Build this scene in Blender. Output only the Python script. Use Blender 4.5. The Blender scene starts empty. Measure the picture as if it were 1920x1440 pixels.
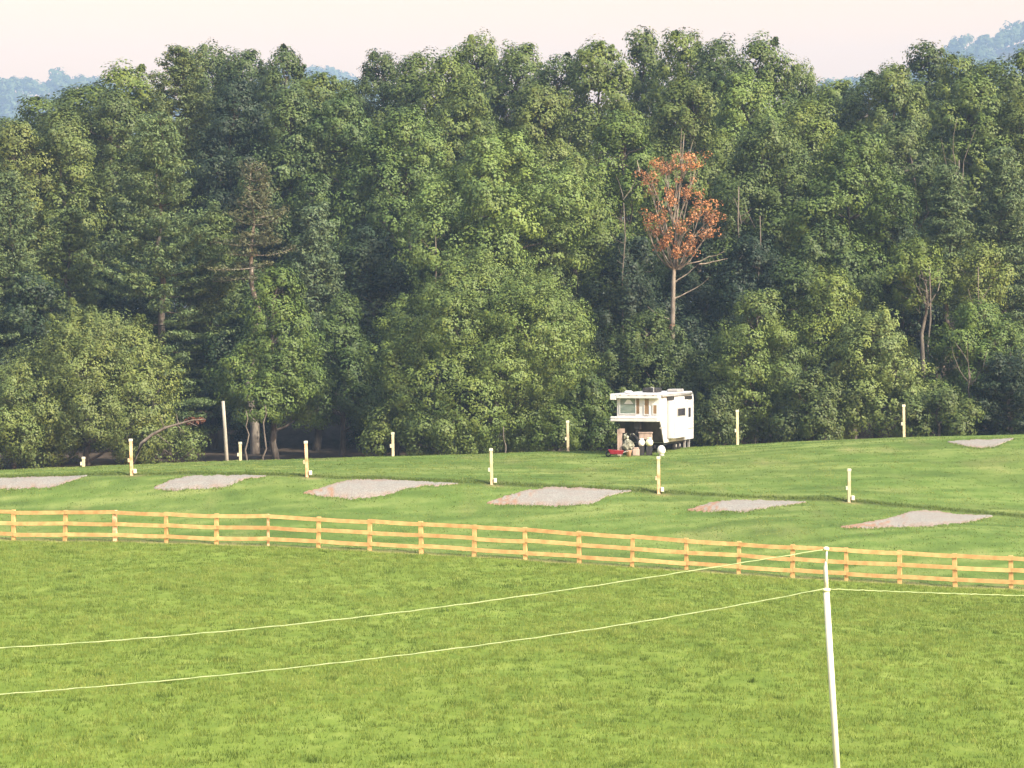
import bpy, math, random
import numpy as np
from mathutils import Vector
SC = bpy.context.scene
COL = SC.collection
R_ = math.radians
# ------------------------------------------------------------------ camera, sky, sun, exposure
F = 5444.0                       # focal length in pixels of the 1920 px wide photograph
HZ = 600.0                       # eye level (pixel row)
PITCH = -math.atan((720 - HZ) / F)
cam_d = bpy.data.cameras.new("camera"); cam = bpy.data.objects.new("camera", cam_d); COL.objects.link(cam)
cam_d.sensor_width = 36; cam_d.lens = F / 1920 * 36; cam_d.clip_start = 0.5; cam_d.clip_end = 12000
cam.location = (0, 0, 0); cam.rotation_euler = (math.pi / 2 + PITCH, 0, 0)
SC.camera = cam
SUN_EL, SUN_AZ = R_(39), R_(132)  # azimuth clockwise from +Y
w = bpy.data.worlds.new("World"); SC.world = w; w.use_nodes = True
nt = w.node_tree; nt.nodes.clear()
sky = nt.nodes.new("ShaderNodeTexSky"); sky.sky_type = 'NISHITA'; sky.sun_disc = False
sky.sun_elevation = SUN_EL; sky.sun_rotation = SUN_AZ
sky.air_density = 1.3; sky.dust_density = 6.0; sky.ozone_density = 0.6; sky.altitude = 300
tint = nt.nodes.new("ShaderNodeMix"); tint.data_type = 'RGBA'; tint.blend_type = 'MULTIPLY'
tint.inputs[0].default_value = 1.0; 
tcn = nt.nodes.new("ShaderNodeTexCoord"); sep = nt.nodes.new("ShaderNodeSeparateXYZ"); mr = nt.nodes.new("ShaderNodeMapRange")
wm = nt.nodes.new("ShaderNodeMix"); wm.data_type = 'RGBA'; mr.inputs[1].default_value = .12; mr.inputs[2].default_value = .34
wm.inputs[6].default_value = (2.3, 1.22, 0.55, 1); wm.inputs[7].default_value = (1.0, 1.0, 1.0, 1)   # warm evening haze low down, clear above
nt.links.new(tcn.outputs['Generated'], sep.inputs[0]); nt.links.new(sep.outputs[2], mr.inputs[0]); nt.links.new(mr.outputs[0], wm.inputs[0]); nt.links.new(wm.outputs[2], tint.inputs[7])
bg = nt.nodes.new("ShaderNodeBackground"); bg.inputs[1].default_value = 0.11
wo = nt.nodes.new("ShaderNodeOutputWorld")
nt.links.new(sky.outputs[0], tint.inputs[6]); nt.links.new(tint.outputs[2], bg.inputs[0]); nt.links.new(bg.outputs[0], wo.inputs[0])
sd = bpy.data.lights.new("sun", 'SUN'); sd.energy = 3.7; sd.angle = R_(0.8); sd.color = (1.0, 0.90, 0.74)
sun = bpy.data.objects.new("sun", sd); COL.objects.link(sun)
sv = Vector((math.sin(SUN_AZ) * math.cos(SUN_EL), math.cos(SUN_AZ) * math.cos(SUN_EL), math.sin(SUN_EL)))
sun.rotation_euler = sv.to_track_quat('Z', 'Y').to_euler()
SC.view_settings.view_transform = 'Standard'; SC.view_settings.look = 'None'
SC.view_settings.exposure = 1.55; SC.view_settings.gamma = 1.0
SC.cycles.max_bounces = 5; SC.cycles.diffuse_bounces = 2; SC.cycles.transmission_bounces = 3
SC.cycles.transparent_max_bounces = 8; SC.cycles.volume_bounces = 0

def P(px, py, Y):
    """point at world distance Y seen at pixel (px, py)"""
    ca, sa = math.cos(PITCH), math.sin(PITCH)
    dx, dy = (px - 960) / F, (720 - py) / F
    d = Vector((dx, ca - dy * sa, sa + dy * ca))
    return d * (Y / d.y)

# ------------------------------------------------------------------ helpers
def hash2(ix, iy, seed):
    h = (ix.astype(np.int64) * 374761393 + iy.astype(np.int64) * 668265263 + seed * 982451653) & 0xffffffff
    h = ((h ^ (h >> 13)) * 1274126177) & 0xffffffff
    return ((h ^ (h >> 16)) & 0xffffff) / float(0xffffff)
def noise2(x, y, seed=0):
    x = np.asarray(x, float); y = np.asarray(y, float)
    ix, iy = np.floor(x), np.floor(y); fx, fy = x - ix, y - iy
    fx = fx * fx * (3 - 2 * fx); fy = fy * fy * (3 - 2 * fy)
    a, b = hash2(ix, iy, seed), hash2(ix + 1, iy, seed); c, d = hash2(ix, iy + 1, seed), hash2(ix + 1, iy + 1, seed)
    return (a + (b - a) * fx) * (1 - fy) + (c + (d - c) * fx) * fy
def fbm(x, y, seed=0, o=3):
    s, a, t = 0, 1.0, 0
    for k in range(o):
        s = s + a * noise2(x * 2 ** k, y * 2 ** k, seed + k); t += a; a *= .5
    return s / t

def npmesh(name, verts, faces, attrs=None, smooth=False):
    """verts (n,3); faces (m,k) with constant k; attrs: name -> (n,) float per vertex"""
    me = bpy.data.meshes.new(name)
    verts = np.ascontiguousarray(verts, np.float32); faces = np.ascontiguousarray(faces, np.int32)
    n, (m, k) = len(verts), faces.shape
    me.vertices.add(n); me.vertices.foreach_set("co", verts.ravel())
    me.loops.add(m * k); me.loops.foreach_set("vertex_index", faces.ravel())
    me.polygons.add(m); me.polygons.foreach_set("loop_start", np.arange(0, m * k, k, dtype=np.int32))
    try: me.polygons.foreach_set("loop_total", np.full(m, k, np.int32))
    except Exception: pass
    if smooth: me.polygons.foreach_set("use_smooth", np.ones(m, bool))
    me.update(calc_edges=True)
    for a, v in (attrs or {}).items():
        at = me.attributes.new(a, 'FLOAT', 'POINT'); at.data.foreach_set("value", np.ascontiguousarray(v, np.float32))
    return me
def link(name, me, mat=None, parent=None):
    o = bpy.data.objects.new(name, me); COL.objects.link(o)
    if mat is not None and not me.materials: me.materials.append(mat)
    if parent is not None: o.parent = parent
    return o
def tag(o, label=None, cat=None, group=None, kind=None):
    if label: o["label"] = label
    if cat: o["category"] = cat
    if group: o["group"] = group
    if kind: o["kind"] = kind
    return o
def empty(name, loc, label, cat, group=None, rz=0):
    o = bpy.data.objects.new(name, None); COL.objects.link(o); o.location = loc; o.rotation_euler = (0, 0, rz)
    o.empty_display_size = .3
    return tag(o, label, cat, group)
class MB:
    def __init__(s): s.v, s.f = [], []
    def add(s, v, f):
        b = len(s.v); s.v += [tuple(q) for q in v]; s.f += [tuple(i + b for i in g) for g in f]; return s
    def box(s, x0, y0, z0, x1, y1, z1, b=0.0):
        if b <= 0:
            v = [(x, y, z) for z in (z0, z1) for y in (y0, y1) for x in (x0, x1)]
            return s.add(v, [(0, 2, 3, 1), (4, 5, 7, 6), (0, 1, 5, 4), (2, 6, 7, 3), (0, 4, 6, 2), (1, 3, 7, 5)])
        c = []   # chamfered vertical section: octagon rings
        def ring(z, k):
            X0, X1, Y0, Y1 = x0 + k, x1 - k, y0 + k, y1 - k
            return [(X0 + b, Y0, z), (X1 - b, Y0, z), (X1, Y0 + b, z), (X1, Y1 - b, z), (X1 - b, Y1, z), (X0 + b, Y1, z), (X0, Y1 - b, z), (X0, Y0 + b, z)]
        for z, k in ((z0, b * .7), (z0 + b * .7, 0), (z1 - b * .7, 0), (z1, b * .7)): c += ring(z, k)
        f = [tuple(reversed(range(8))), tuple(range(24, 32))]
        for r in range(3):
            for i in range(8): j = (i + 1) % 8; f.append((r * 8 + i, r * 8 + j, r * 8 + 8 + j, r * 8 + 8 + i))
        return s.add(c, f)
    def tube(s, pts, rad, n=8, cap=True):
        pts = [Vector(p) for p in pts]; rad = rad if isinstance(rad, (list, tuple)) else [rad] * len(pts)
        v, f = [], []
        for i, p in enumerate(pts):
            t = (pts[min(i + 1, len(pts) - 1)] - pts[max(i - 1, 0)]).normalized()
            a = Vector((0, 0, 1)) if abs(t.z) < .9 else Vector((1, 0, 0))
            u = t.cross(a).normalized(); q = t.cross(u)
            v += [p + (u * math.cos(2 * math.pi * k / n) + q * math.sin(2 * math.pi * k / n)) * rad[i] for k in range(n)]
        for i in range(len(pts) - 1):
            for k in range(n): f.append((i * n + k, i * n + (k + 1) % n, (i + 1) * n + (k + 1) % n, (i + 1) * n + k))
        if cap: f += [tuple(reversed(range(n))), tuple(range((len(pts) - 1) * n, len(pts) * n))]
        return s.add(v, f)
    def lathe(s, c, prof, n=16, axis='z'):
        v, f = [], []
        for (r, h) in prof:
            for k in range(n):
                a = 2 * math.pi * k / n; x, y = r * math.cos(a), r * math.sin(a)
                q = (x, y, h) if axis == 'z' else ((x, h, y) if axis == 'y' else (h, x, y))
                v.append((c[0] + q[0], c[1] + q[1], c[2] + q[2]))
        for i in range(len(prof) - 1):
            for k in range(n): f.append((i * n + k, i * n + (k + 1) % n, (i + 1) * n + (k + 1) % n, (i + 1) * n + k))
        f += [tuple(reversed(range(n))), tuple(range((len(prof) - 1) * n, len(prof) * n))]
        return s.add(v, f)
    def torus(s, c, R, r, axis='y', n=28, m=8, a0=0, a1=2 * math.pi):
        v, f = [], []
        full = abs(a1 - a0 - 2 * math.pi) < 1e-6; N = n if full else n + 1
        for i in range(N):
            a = a0 + (a1 - a0) * i / n
            for k in range(m):
                b = 2 * math.pi * k / m; rr = R + r * math.cos(b); h = r * math.sin(b)
                x, y = rr * math.cos(a), rr * math.sin(a)
                q = (x, h, y) if axis == 'y' else ((h, x, y) if axis == 'x' else (x, y, h))
                v.append((c[0] + q[0], c[1] + q[1], c[2] + q[2]))
        for i in range(n):
            for k in range(m):
                i2 = (i + 1) % N; f.append((i * m + k, i * m + (k + 1) % m, i2 * m + (k + 1) % m, i2 * m + k))
        return s.add(v, f)
    def build(s, name, mat, parent=None, smooth=False):
        me = bpy.data.meshes.new(name); me.from_pydata(s.v, [], s.f); me.update()
        import bmesh
        bm = bmesh.new(); bm.from_mesh(me); bmesh.ops.recalc_face_normals(bm, faces=bm.faces); bm.to_mesh(me); bm.free()
        if smooth: me.polygons.foreach_set("use_smooth", np.ones(len(me.polygons), bool))
        return link(name, me, mat, parent)

# ------------------------------------------------------------------ materials
class N:
    def __init__(s, name, rough=.8, spec=.3):
        s.m = bpy.data.materials.new(name); s.m.use_nodes = True; s.t = s.m.node_tree
        s.b = s.t.nodes['Principled BSDF']; s.b.inputs['Roughness'].default_value = rough
        s.b.inputs['Specular IOR Level'].default_value = spec; s.out = s.t.nodes['Material Output']
    def n(s, typ, **k):
        o = s.t.nodes.new(typ)
        for a, b in k.items(): setattr(o, a, b)
        return o
    def l(s, a, b): s.t.links.new(a, b)
    def coord(s, kind='Object', scale=(1, 1, 1)):
        if kind == 'Position': src = s.n('ShaderNodeNewGeometry').outputs['Position']
        else: src = s.n('ShaderNodeTexCoord').outputs[kind]
        mp = s.n('ShaderNodeMapping'); mp.inputs['Scale'].default_value = scale; s.l(src, mp.inputs[0]); return mp.outputs[0]
    def noise(s, vec, scale, detail=4, rough=.55):
        o = s.n('ShaderNodeTexNoise'); o.inputs['Scale'].default_value = scale; o.inputs['Detail'].default_value = detail
        o.inputs['Roughness'].default_value = rough; s.l(vec, o.inputs['Vector']); return o.outputs[0]
    def ramp(s, fac, stops):
        o = s.n('ShaderNodeValToRGB'); e = o.color_ramp.elements
        while len(e) < len(stops): e.new(.5)
        for i, (p, c) in enumerate(stops):
            e[i].position = p; e[i].color = (*c, 1) if len(c) == 3 else c
        s.l(fac, o.inputs[0]); return o.outputs[0]
    def mix(s, fac, a, b, mode='MIX'):
        o = s.n('ShaderNodeMix', data_type='RGBA', blend_type=mode)
        for sock, val in ((o.inputs[0], fac), (o.inputs[6], a), (o.inputs[7], b)):
            if isinstance(val, (int, float)): sock.default_value = val
            elif isinstance(val, tuple): sock.default_value = (*val, 1)
            else: s.l(val, sock)
        return o.outputs[2]
    def attr(s, name): o = s.n('ShaderNodeAttribute', attribute_name=name); return o.outputs['Fac']
    def bump(s, h, strength, dist):
        o = s.n('ShaderNodeBump'); o.inputs['Strength'].default_value = strength; o.inputs['Distance'].default_value = dist
        s.l(h, o.inputs['Height']); s.l(o.outputs[0], s.b.inputs['Normal'])
    def base(s, c):
        if isinstance(c, tuple): s.b.inputs['Base Color'].default_value = (*c, 1)
        else: s.l(c, s.b.inputs['Base Color'])

def weathered(name, c1, c2, scale=6, rough=.6, spec=.3, stretch=(1, 1, .25), bump=.0):
    m = N(name, rough, spec); v = m.coord('Object', stretch)
    f = m.noise(v, scale, 5)
    cc = m.ramp(f, [(.35, c1), (.65, c2)])
    if name in ('fence_wood', 'post_wood'):      # boards differ a little from one another
        cc = m.mix(m.n('ShaderNodeObjectInfo').outputs['Random'], m.mix(1.0, cc, (.88, .84, .80), 'MULTIPLY'), m.mix(1.0, cc, (1.06, 1.04, 1.0), 'MULTIPLY'))
    m.base(cc)
    if bump: m.bump(m.noise(m.coord('Object', stretch), scale * 5, 3), bump, .01)
    return m.m

def leaf_mat(name, trans=.16):
    m = N(name, .55, .25); info = m.n('ShaderNodeObjectInfo')
    v = m.attr('v'); h = m.attr('h')
    c = m.mix(v, (.62, .66, .72), (1.32, 1.30, 1.15))          # leaf-to-leaf value
    c = m.mix(1.0, info.outputs['Color'], c, 'MULTIPLY')
    c2 = m.mix(1.0, c, (1.18, 1.03, .70), 'MULTIPLY')
    c = m.mix(h, c, c2)
    m.base(c)
    tr = m.n('ShaderNodeBsdfTranslucent'); m.l(c, tr.inputs[0])
    ms = m.n('ShaderNodeMixShader'); ms.inputs[0].default_value = trans
    m.l(m.b.outputs[0], ms.inputs[1]); m.l(tr.outputs[0], ms.inputs[2]); m.l(ms.outputs[0], m.out.inputs[0])
    return m.m
M = {}
M['leaf'] = leaf_mat('foliage')
M['needle'] = leaf_mat('pine_needles', .2)
M['bark'] = weathered('bark', (.045, .040, .034), (.11, .095, .08), 5, .9, .1)
M['mid_bark'] = weathered('mid_bark', (.075, .065, .055), (.16, .14, .115), 5, .9, .1)
M['pale_bark'] = weathered('pale_bark', (.12, .105, .085), (.26, .225, .185), 5, .9, .1)
M['fence_wood'] = weathered('fence_wood', (.40, .25, .105), (.60, .405, .185), 2.2, .7, .2, (1, 1, 1))
M['post_wood'] = weathered('post_wood', (.42, .37, .24), (.60, .54, .38), 3, .7, .2, (1, 1, .5))
M['stained'] = weathered('stained_wood', (.50, .20, .09), (.80, .62, .40), 1.6, .7, .2, (1, 1, 1))
M['grey_wood'] = weathered('grey_wood', (.22, .21, .18), (.34, .32, .28), 4, .8, .2, (1, 1, .2))
M['white_plastic'] = weathered('white_plastic', (.46, .46, .36), (.62, .61, .50), 4, .4, .4)
M['rope'] = weathered('rope', (.20, .26, .12), (.30, .36, .19), 9, .8, .2)
M['rv_white'] = weathered('camper_skin', (.45, .47, .49), (.58, .60, .61), 1.5, .35, .5, (1, 1, .4))
M['rv_trim'] = weathered('camper_trim', (.20, .20, .20), (.32, .32, .31), 3, .5, .4)
M['glass_green'] = weathered('window_blind_glass', (.10, .14, .13), (.18, .22, .20), 2, .15, .6, (1, 1, 3))
M['glass_brown'] = weathered('brown_glass', (.14, .09, .055), (.24, .16, .10), 2, .15, .6)
M['glass_dark'] = weathered('dark_glass', (.02, .02, .03), (.05, .05, .06), 2, .12, .6)
M['black'] = weathered('black_metal', (.012, .012, .012), (.03, .03, .03), 5, .6, .3)
M['nose_shade'] = weathered('dark_nose_shade', (.03, .03, .03), (.07, .06, .055), 3, .7, .2)  # near-black colour that holds the shade below the camper nose
M['rubber'] = weathered('rubber', (.015, .015, .015), (.03, .03, .03), 9, .9, .1)
M['beige'] = weathered('beige_cover', (.20, .16, .135), (.36, .29, .25), 4, .8, .2)
M['tan'] = weathered('tan_canvas', (.30, .19, .12), (.42, .28, .19), 4, .8, .2)
M['olive'] = weathered('olive_cloth', (.06, .065, .05), (.36, .37, .29), 7, .8, .2)
M['red'] = weathered('red_plastic', (.24, .012, .03), (.34, .03, .055), 3, .45, .4)
M['cream'] = weathered('cream_paint', (.74, .76, .45), (.82, .84, .58), 4, .4, .4)
M['white_paint'] = weathered('white_paint', (.76, .76, .70), (.84, .84, .78), 4, .4, .4)

# ground: soil and turf, patches of tone
g = N('turf', .95, .08)
pos = g.coord('Position'); st = g.coord('Position', (1, .35, 1))
n1, n2, n3 = g.noise(pos, .16, 4), g.noise(st, 1.3, 5, .65), g.noise(pos, 9, 3, .7)
field = g.ramp(n2, [(.32, (.094, .147, .022)), (.50, (.131, .188, .030)), (.68, (.178, .232, .048))])
field = g.mix(g.ramp(n1, [(.38, (0, 0, 0)), (.62, (1, 1, 1))]), field, g.mix(1.0, field, (.90, .90, .85), 'MULTIPLY'))
n4 = g.mix(.45, g.noise(g.coord('Position', (.8, .33, 1)), 1.0, 5, .6), g.noise(g.coord('Position', (2.2, .8, 1)), 1.0, 4, .7))
n5 = g.mix(.5, n4, g.attr('swath'))
mown = g.ramp(n5, [(.33, (.066, .104, .024)), (.5, (.098, .144, .034)), (.67, (.160, .198, .060))])
mown = g.mix(g.ramp(n1, [(.35, (0, 0, 0)), (.65, (1, 1, 1))]), mown, g.mix(1.0, mown, (.86, .96, .85), 'MULTIPLY'))
col = g.mix(g.attr('upper'), field, mown)
col = g.mix(g.mix(1.0, g.ramp(n3, [(.35, (0, 0, 0)), (.6, (.7, .7, .7))]), g.attr('dry'), 'MULTIPLY'), col, (.30, .23, .12))
col = g.mix(g.attr('bank_dark'), col, (.045, .055, .022))
floor_ = g.ramp(n2, [(.3, (.035, .028, .02)), (.7, (.08, .06, .045))])
col = g.mix(g.attr('wood'), col, floor_)
g.base(col); g.bump(g.noise(g.coord('Position', (1, .5, 1)), 6, 5, .7), .9, .07)
M['turf'] = g.m
g = N('gravel', .95, .1)
pos = g.coord('Position'); a = g.noise(pos, 1.1, 4); b = g.noise(pos, 14, 3, .7); c0 = g.attr('clay')
col = g.ramp(b, [(.3, (.125, .122, .108)), (.5, (.20, .196, .178)), (.72, (.33, .325, .295))])
col = g.mix(g.ramp(a, [(.45, (0, 0, 0)), (.7, (.55, .55, .55))]), col, (.20, .165, .145))
clay = g.ramp(b, [(.3, (.16, .095, .06)), (.7, (.30, .195, .135))])
g.base(g.mix(c0, col, clay)); g.bump(b, .6, .03); M['gravel'] = g.m
g = N('grass_blade', .6, .2)
v, u_ = g.attr('v'), g.attr('upper')
f1 = g.ramp(v, [(0, (.088, .138, .021)), (.5, (.142, .200, .031)), (1, (.24, .292, .066))])
f2 = g.ramp(v, [(0, (.080, .125, .026)), (.5, (.135, .19, .040)), (1, (.24, .285, .08))])
c = g.mix(u_, f1, f2); g.base(c)
tr = g.n('ShaderNodeBsdfTranslucent'); g.l(c, tr.inputs[0]); ms = g.n('ShaderNodeMixShader'); ms.inputs[0].default_value = .45
g.l(g.b.outputs[0], ms.inputs[1]); g.l(tr.outputs[0], ms.inputs[2]); g.l(ms.outputs[0], g.out.inputs[0]); M['blade'] = g.m

# ------------------------------------------------------------------ terrain
def ip(xs, ys): return lambda p: np.interp(p, xs, ys)
fence_py = ip([-300, 0, 30, 300, 400, 600, 790, 985, 1185, 1385, 1587, 1790, 1896, 2200], [1008, 1011, 1012, 1017, 1020, 1027, 1038, 1050, 1063, 1076, 1089, 1100, 1105, 1120])
fence_Y = ip([-300, 26, 1896, 2200], [142, 140, 128, 126])
bank_py = ip([-300, 0, 160, 243, 400, 572, 760, 920, 1080, 1233, 1400, 1590, 1750, 1920, 2200], [900, 893, 890, 889, 887, 892, 899, 906, 914, 923, 932, 939, 953, 969, 985])
bank_Y = ip([-300, 0, 960, 1920, 2200], [155, 155, 153, 149, 148])
crest_py = ip([-300, 0, 200, 400, 700, 900, 1000, 1140, 1300, 1500, 1700, 1920, 2200], [890, 882, 873, 866, 857, 852, 848, 846, 839, 828, 820, 815, 812])
crest_Y = ip([-300, 0, 400, 900, 1300, 1920, 2200], [163, 164, 169, 174, 177, 179, 180])
def kz(py, Y): return (HZ - py) / F * Y
def zfun(X, Y):
    X = np.asarray(X, float); Y = np.asarray(Y, float); X, Y = np.broadcast_arrays(X, Y)
    px = np.clip(960 + F * X / np.maximum(Y, 60.), -300, 2200)
    one = np.ones_like(px)
    fY, bY, cY = fence_Y(px), bank_Y(px), crest_Y(px)
    fz, bz, cz = kz(fence_py(px), fY), kz(bank_py(px), bY), kz(crest_py(px), cY)
    lift = .45 + .35 * np.clip((px - 900) / 900, 0, 1)
    K = [(-200 * one, -1.6 * one), (5 * one, -2.2 * one), (27 * one, -4.9 * one), (69 * one, -10.75 * one), (100 * one, -10.95 + .25 * (px - 960) / -1000),
         (fY, fz), (fY + (bY - fY) * .55, fz + (bz - fz) * lift), (bY, bz), (cY, cz), (cY + 9, cz - .95), (204 * one, -9.3 * one),
         (240 * one, -3.5 * one), (285 * one, 1 * one), (420 * one, -8 * one), (800 * one, -12 * one), (4600 * one, -14 * one)]
    h = [K[i + 1][0] - K[i][0] for i in range(len(K) - 1)]
    s = [(K[i + 1][1] - K[i][1]) / h[i] for i in range(len(K) - 1)]
    m = [s[0]]
    for i in range(1, len(K) - 1):
        same = s[i - 1] * s[i] > 0
        m.append(np.where(same, 2 * s[i - 1] * s[i] / np.where(same, s[i - 1] + s[i], 1), 0))
    m.append(s[-1])
    z = np.zeros_like(px)
    for i in range(len(h)):
        t = (Y - K[i][0]) / h[i]; ok = (t >= 0) & (t < 1)
        t = np.clip(t, 0, 1); t2, t3 = t * t, t * t * t
        zi = (2 * t3 - 3 * t2 + 1) * K[i][1] + (t3 - 2 * t2 + t) * h[i] * m[i] + (-2 * t3 + 3 * t2) * K[i + 1][1] + (t3 - t2) * h[i] * m[i + 1]
        z = np.where(ok, zi, z)
    # the cut bank behind the pads
    z = z + .16 * (1 / (1 + np.exp(-np.clip((Y - bY - .25) * 9, -30, 30))) - .5) * np.exp(-((Y - bY) / 3.0) ** 2)
    amp = np.clip((Y - 40) / 20, 0, 1) * np.clip((175 - Y) / 10, .0, 1)
    z = z + amp * (.10 * (fbm(X / 3.1, Y / 3.1, 5) - .5) + .05 * (noise2(X / .7, Y / .9, 9) - .5))
    return z
def z1(x, y): return float(zfun(np.array([x]), np.array([y]))[0])
def ground_at(px, py, y0=66, y1=185):
    """where the sight line through a pixel meets the ground"""
    d = P(px, py, 1.0); ys = np.linspace(y0, y1, 3000)
    zz = zfun(d.x * ys, ys); hit = np.nonzero(d.z * ys < zz)[0]
    Y = ys[hit[0]] if len(hit) else y1
    return Vector((d.x * Y, Y, z1(d.x * Y, Y)))
def axis(segs):
    out = []
    for a, b, n in segs: out += list(np.linspace(a, b, n, endpoint=False))
    return np.array(out + [segs[-1][1]])
gx = axis([(-1400, -60, 40), (-60, -24, 60), (-24, 24, 220), (24, 60, 60), (60, 1400, 40)])
gy = axis([(-120, 40, 40), (40, 64, 36), (64, 190, 560), (190, 320, 90), (320, 4400, 70)])
GX, GY = np.meshgrid(gx, gy); GZ = zfun(GX, GY)
pxg = np.clip(960 + F * GX / np.maximum(GY, 60), -300, 2200)
dF = GY - fence_Y(pxg); dB = GY - bank_Y(pxg); dC = GY - crest_Y(pxg)
upper = np.clip(dF * 1.2 + .5, 0, 1)
dry = 1.15 * np.exp(-((dF + .05) / .6) ** 2) + .35 * np.clip(fbm(GX / 2.2, GY / 5, 31) - .62, 0, 1) * 5 * upper
for px_, row_ in [(247, 0), (576, 0), (922, 0), (1235, 0), (1592, 0)]:
    Yq = float(bank_Y(px_)) - .2; Xq = (px_ - 960) / F * Yq + .15; dry = dry + 1.4 * np.exp(-((GX - Xq) / .45) ** 2 - ((GY - Yq) / .7) ** 2)
bank_dark = .85 * np.exp(-((dB - .1) / .45) ** 2) * np.clip(fbm(GX / 1.6, GY * .3, 44) * 1.6 - .1, 0.3, 1)  # darker ground colour in a band along the cut bank
wood = np.clip((dC - 5) / 4, 0, 1)
swath = .5 + .9 * (.6 * noise2((GX + GY * .3) / 4.5, (GY - .30 * GX) / .95, 61) + .4 * noise2((GX + GY * .3) / 1.6, (GY - .30 * GX) / .5, 62) - .5)
nx, ny = len(gx), len(gy)
idx = np.arange(nx * ny).reshape(ny, nx)
faces = np.stack([idx[:-1, :-1], idx[:-1, 1:], idx[1:, 1:], idx[1:, :-1]], -1).reshape(-1, 4)
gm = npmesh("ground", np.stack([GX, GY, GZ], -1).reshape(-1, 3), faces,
            {'upper': upper.ravel(), 'dry': np.clip(dry, 0, 1).ravel(), 'bank_dark': bank_dark.ravel(), 'wood': wood.ravel(), 'swath': np.clip(swath, 0, 1).ravel()}, True)
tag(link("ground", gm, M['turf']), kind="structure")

# gravel pads (thin sheets of stone on the ground, ragged outlines)
pads = [  # top outline, bottom outline (pixel rows of their edges), how far clay shows at the left end
    ([(-160, 905), (0, 896), (60, 893), (165, 891)], [(-160, 915), (0, 920), (95, 916), (165, 892)], 0),
    ([(288, 914), (320, 899), (350, 892), (420, 890), (500, 892)], [(288, 917), (330, 921), (420, 915), (450, 902), (500, 893)], .06),
    ([(568, 924), (600, 914), (650, 899), (720, 898), (800, 903), (860, 907)], [(568, 926), (600, 931), (660, 938), (720, 933), (765, 918), (800, 911), (860, 908)], .16),
    ([(912, 943), (940, 932), (990, 917), (1040, 912), (1100, 914), (1185, 919)], [(912, 945), (960, 948), (1040, 951), (1110, 946), (1135, 932), (1185, 921)], .2),
    ([(1288, 956), (1330, 942), (1380, 936), (1450, 937), (1512, 941)], [(1288, 957), (1340, 960), (1400, 960), (1460, 950), (1512, 942)], .3),
    ([(1575, 988), (1640, 976), (1670, 969), (1715, 956), (1760, 957), (1800, 963), (1862, 967)], [(1575, 989), (1650, 991), (1740, 989), (1800, 983), (1830, 976), (1862, 969)], .3),
    ([(1776, 828), (1800, 825), (1850, 823), (1902, 822)], [(1776, 829), (1800, 836), (1835, 842), (1870, 836), (1902, 823)], .0)]
for k, (top, bot, clay) in enumerate(pads):
    x0, x1 = top[0][0], top[-1][0]; n = int((x1 - x0) / 2.5)
    V, A = [], []
    for i in range(n + 1):
        px = x0 + (x1 - x0) * i / n
        jt = (float(fbm(np.array(px / 17.), np.array(k * 7.), 3, 4)) - .5) * 4 + random.uniform(-1.1, 1.1); jb = (float(fbm(np.array(px / 21.), np.array(k * 9. + 3), 4, 5)) - .5) * 5 + random.uniform(-1.7, 1.7)
        edge = min(1, (px - x0) / 14, (x1 - px) / 40)
        pt = np.interp(px, *zip(*top)) + jt * edge; pb = max(np.interp(px, *zip(*bot)) + jb * edge, pt + .4)
        a_, b_ = ground_at(px, pb), ground_at(px, pt)
        for j in range(9):
            q = a_.lerp(b_, j / 8); h = .035 if 0 < j < 8 and 0 < i < n else -.02
            V.append((q.x, q.y, z1(q.x, q.y) + h))
            t = (px - x0) / (x1 - x0)
            A.append(max(0, min(1, (clay - t) * 5 + 2.6 * (float(noise2(np.array(px / 7.), np.array(j * .8), 8)) - .5))) if clay else 0)
            if j in (0, 1, 7, 8): A[-1] = max(A[-1], (.95 if j in (0, 8) else .5) * float(noise2(np.array(px / 9.), np.array(j + k * 3.), 12)))
            if k in (2, 3, 5) and j > 6: A[-1] = max(A[-1], .6 * float(noise2(np.array(px / 12.), np.array(1.), 2)))
    id2 = np.arange((n + 1) * 9).reshape(n + 1, 9)
    fc = np.stack([id2[:-1, :-1], id2[1:, :-1], id2[1:, 1:], id2[:-1, 1:]], -1).reshape(-1, 4)
    tag(link("gravel_pad", npmesh("gravel_pad", np.array(V), fc, {'clay': np.array(A)}, True), M['gravel']), kind="structure")
pad_poly = pads

# ------------------------------------------------------------------ grass (stuff)
rng = np.random.default_rng(7)
def blades(name, X, Y, hgt, wid, v, upper, label):
    n = len(X); Z = zfun(X, Y) - .015
    a = rng.uniform(0, 2 * math.pi, n); lean = rng.uniform(.1, .75, n) * hgt; la = rng.uniform(0, 2 * math.pi, n)
    dx, dy = np.cos(a) * wid / 2, np.sin(a) * wid / 2
    V = np.empty((n, 3, 3)); V[:, 0] = np.stack([X - dx, Y - dy, Z], -1); V[:, 1] = np.stack([X + dx, Y + dy, Z], -1)
    V[:, 2] = np.stack([X + np.cos(la) * lean, Y + np.sin(la) * lean, Z + hgt], -1)
    me = npmesh(name, V.reshape(-1, 3), np.arange(3 * n).reshape(n, 3), {'v': np.repeat(v, 3), 'upper': np.full(3 * n, upper)})
    tag(link(name, me, M['blade']), label, "grass", kind="stuff")
def scatter(n, ya, yb):
    Y = np.sqrt(rng.uniform(ya ** 2, yb ** 2, n)); X = rng.uniform(-.195, .195, n) * Y; return X, Y
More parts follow.
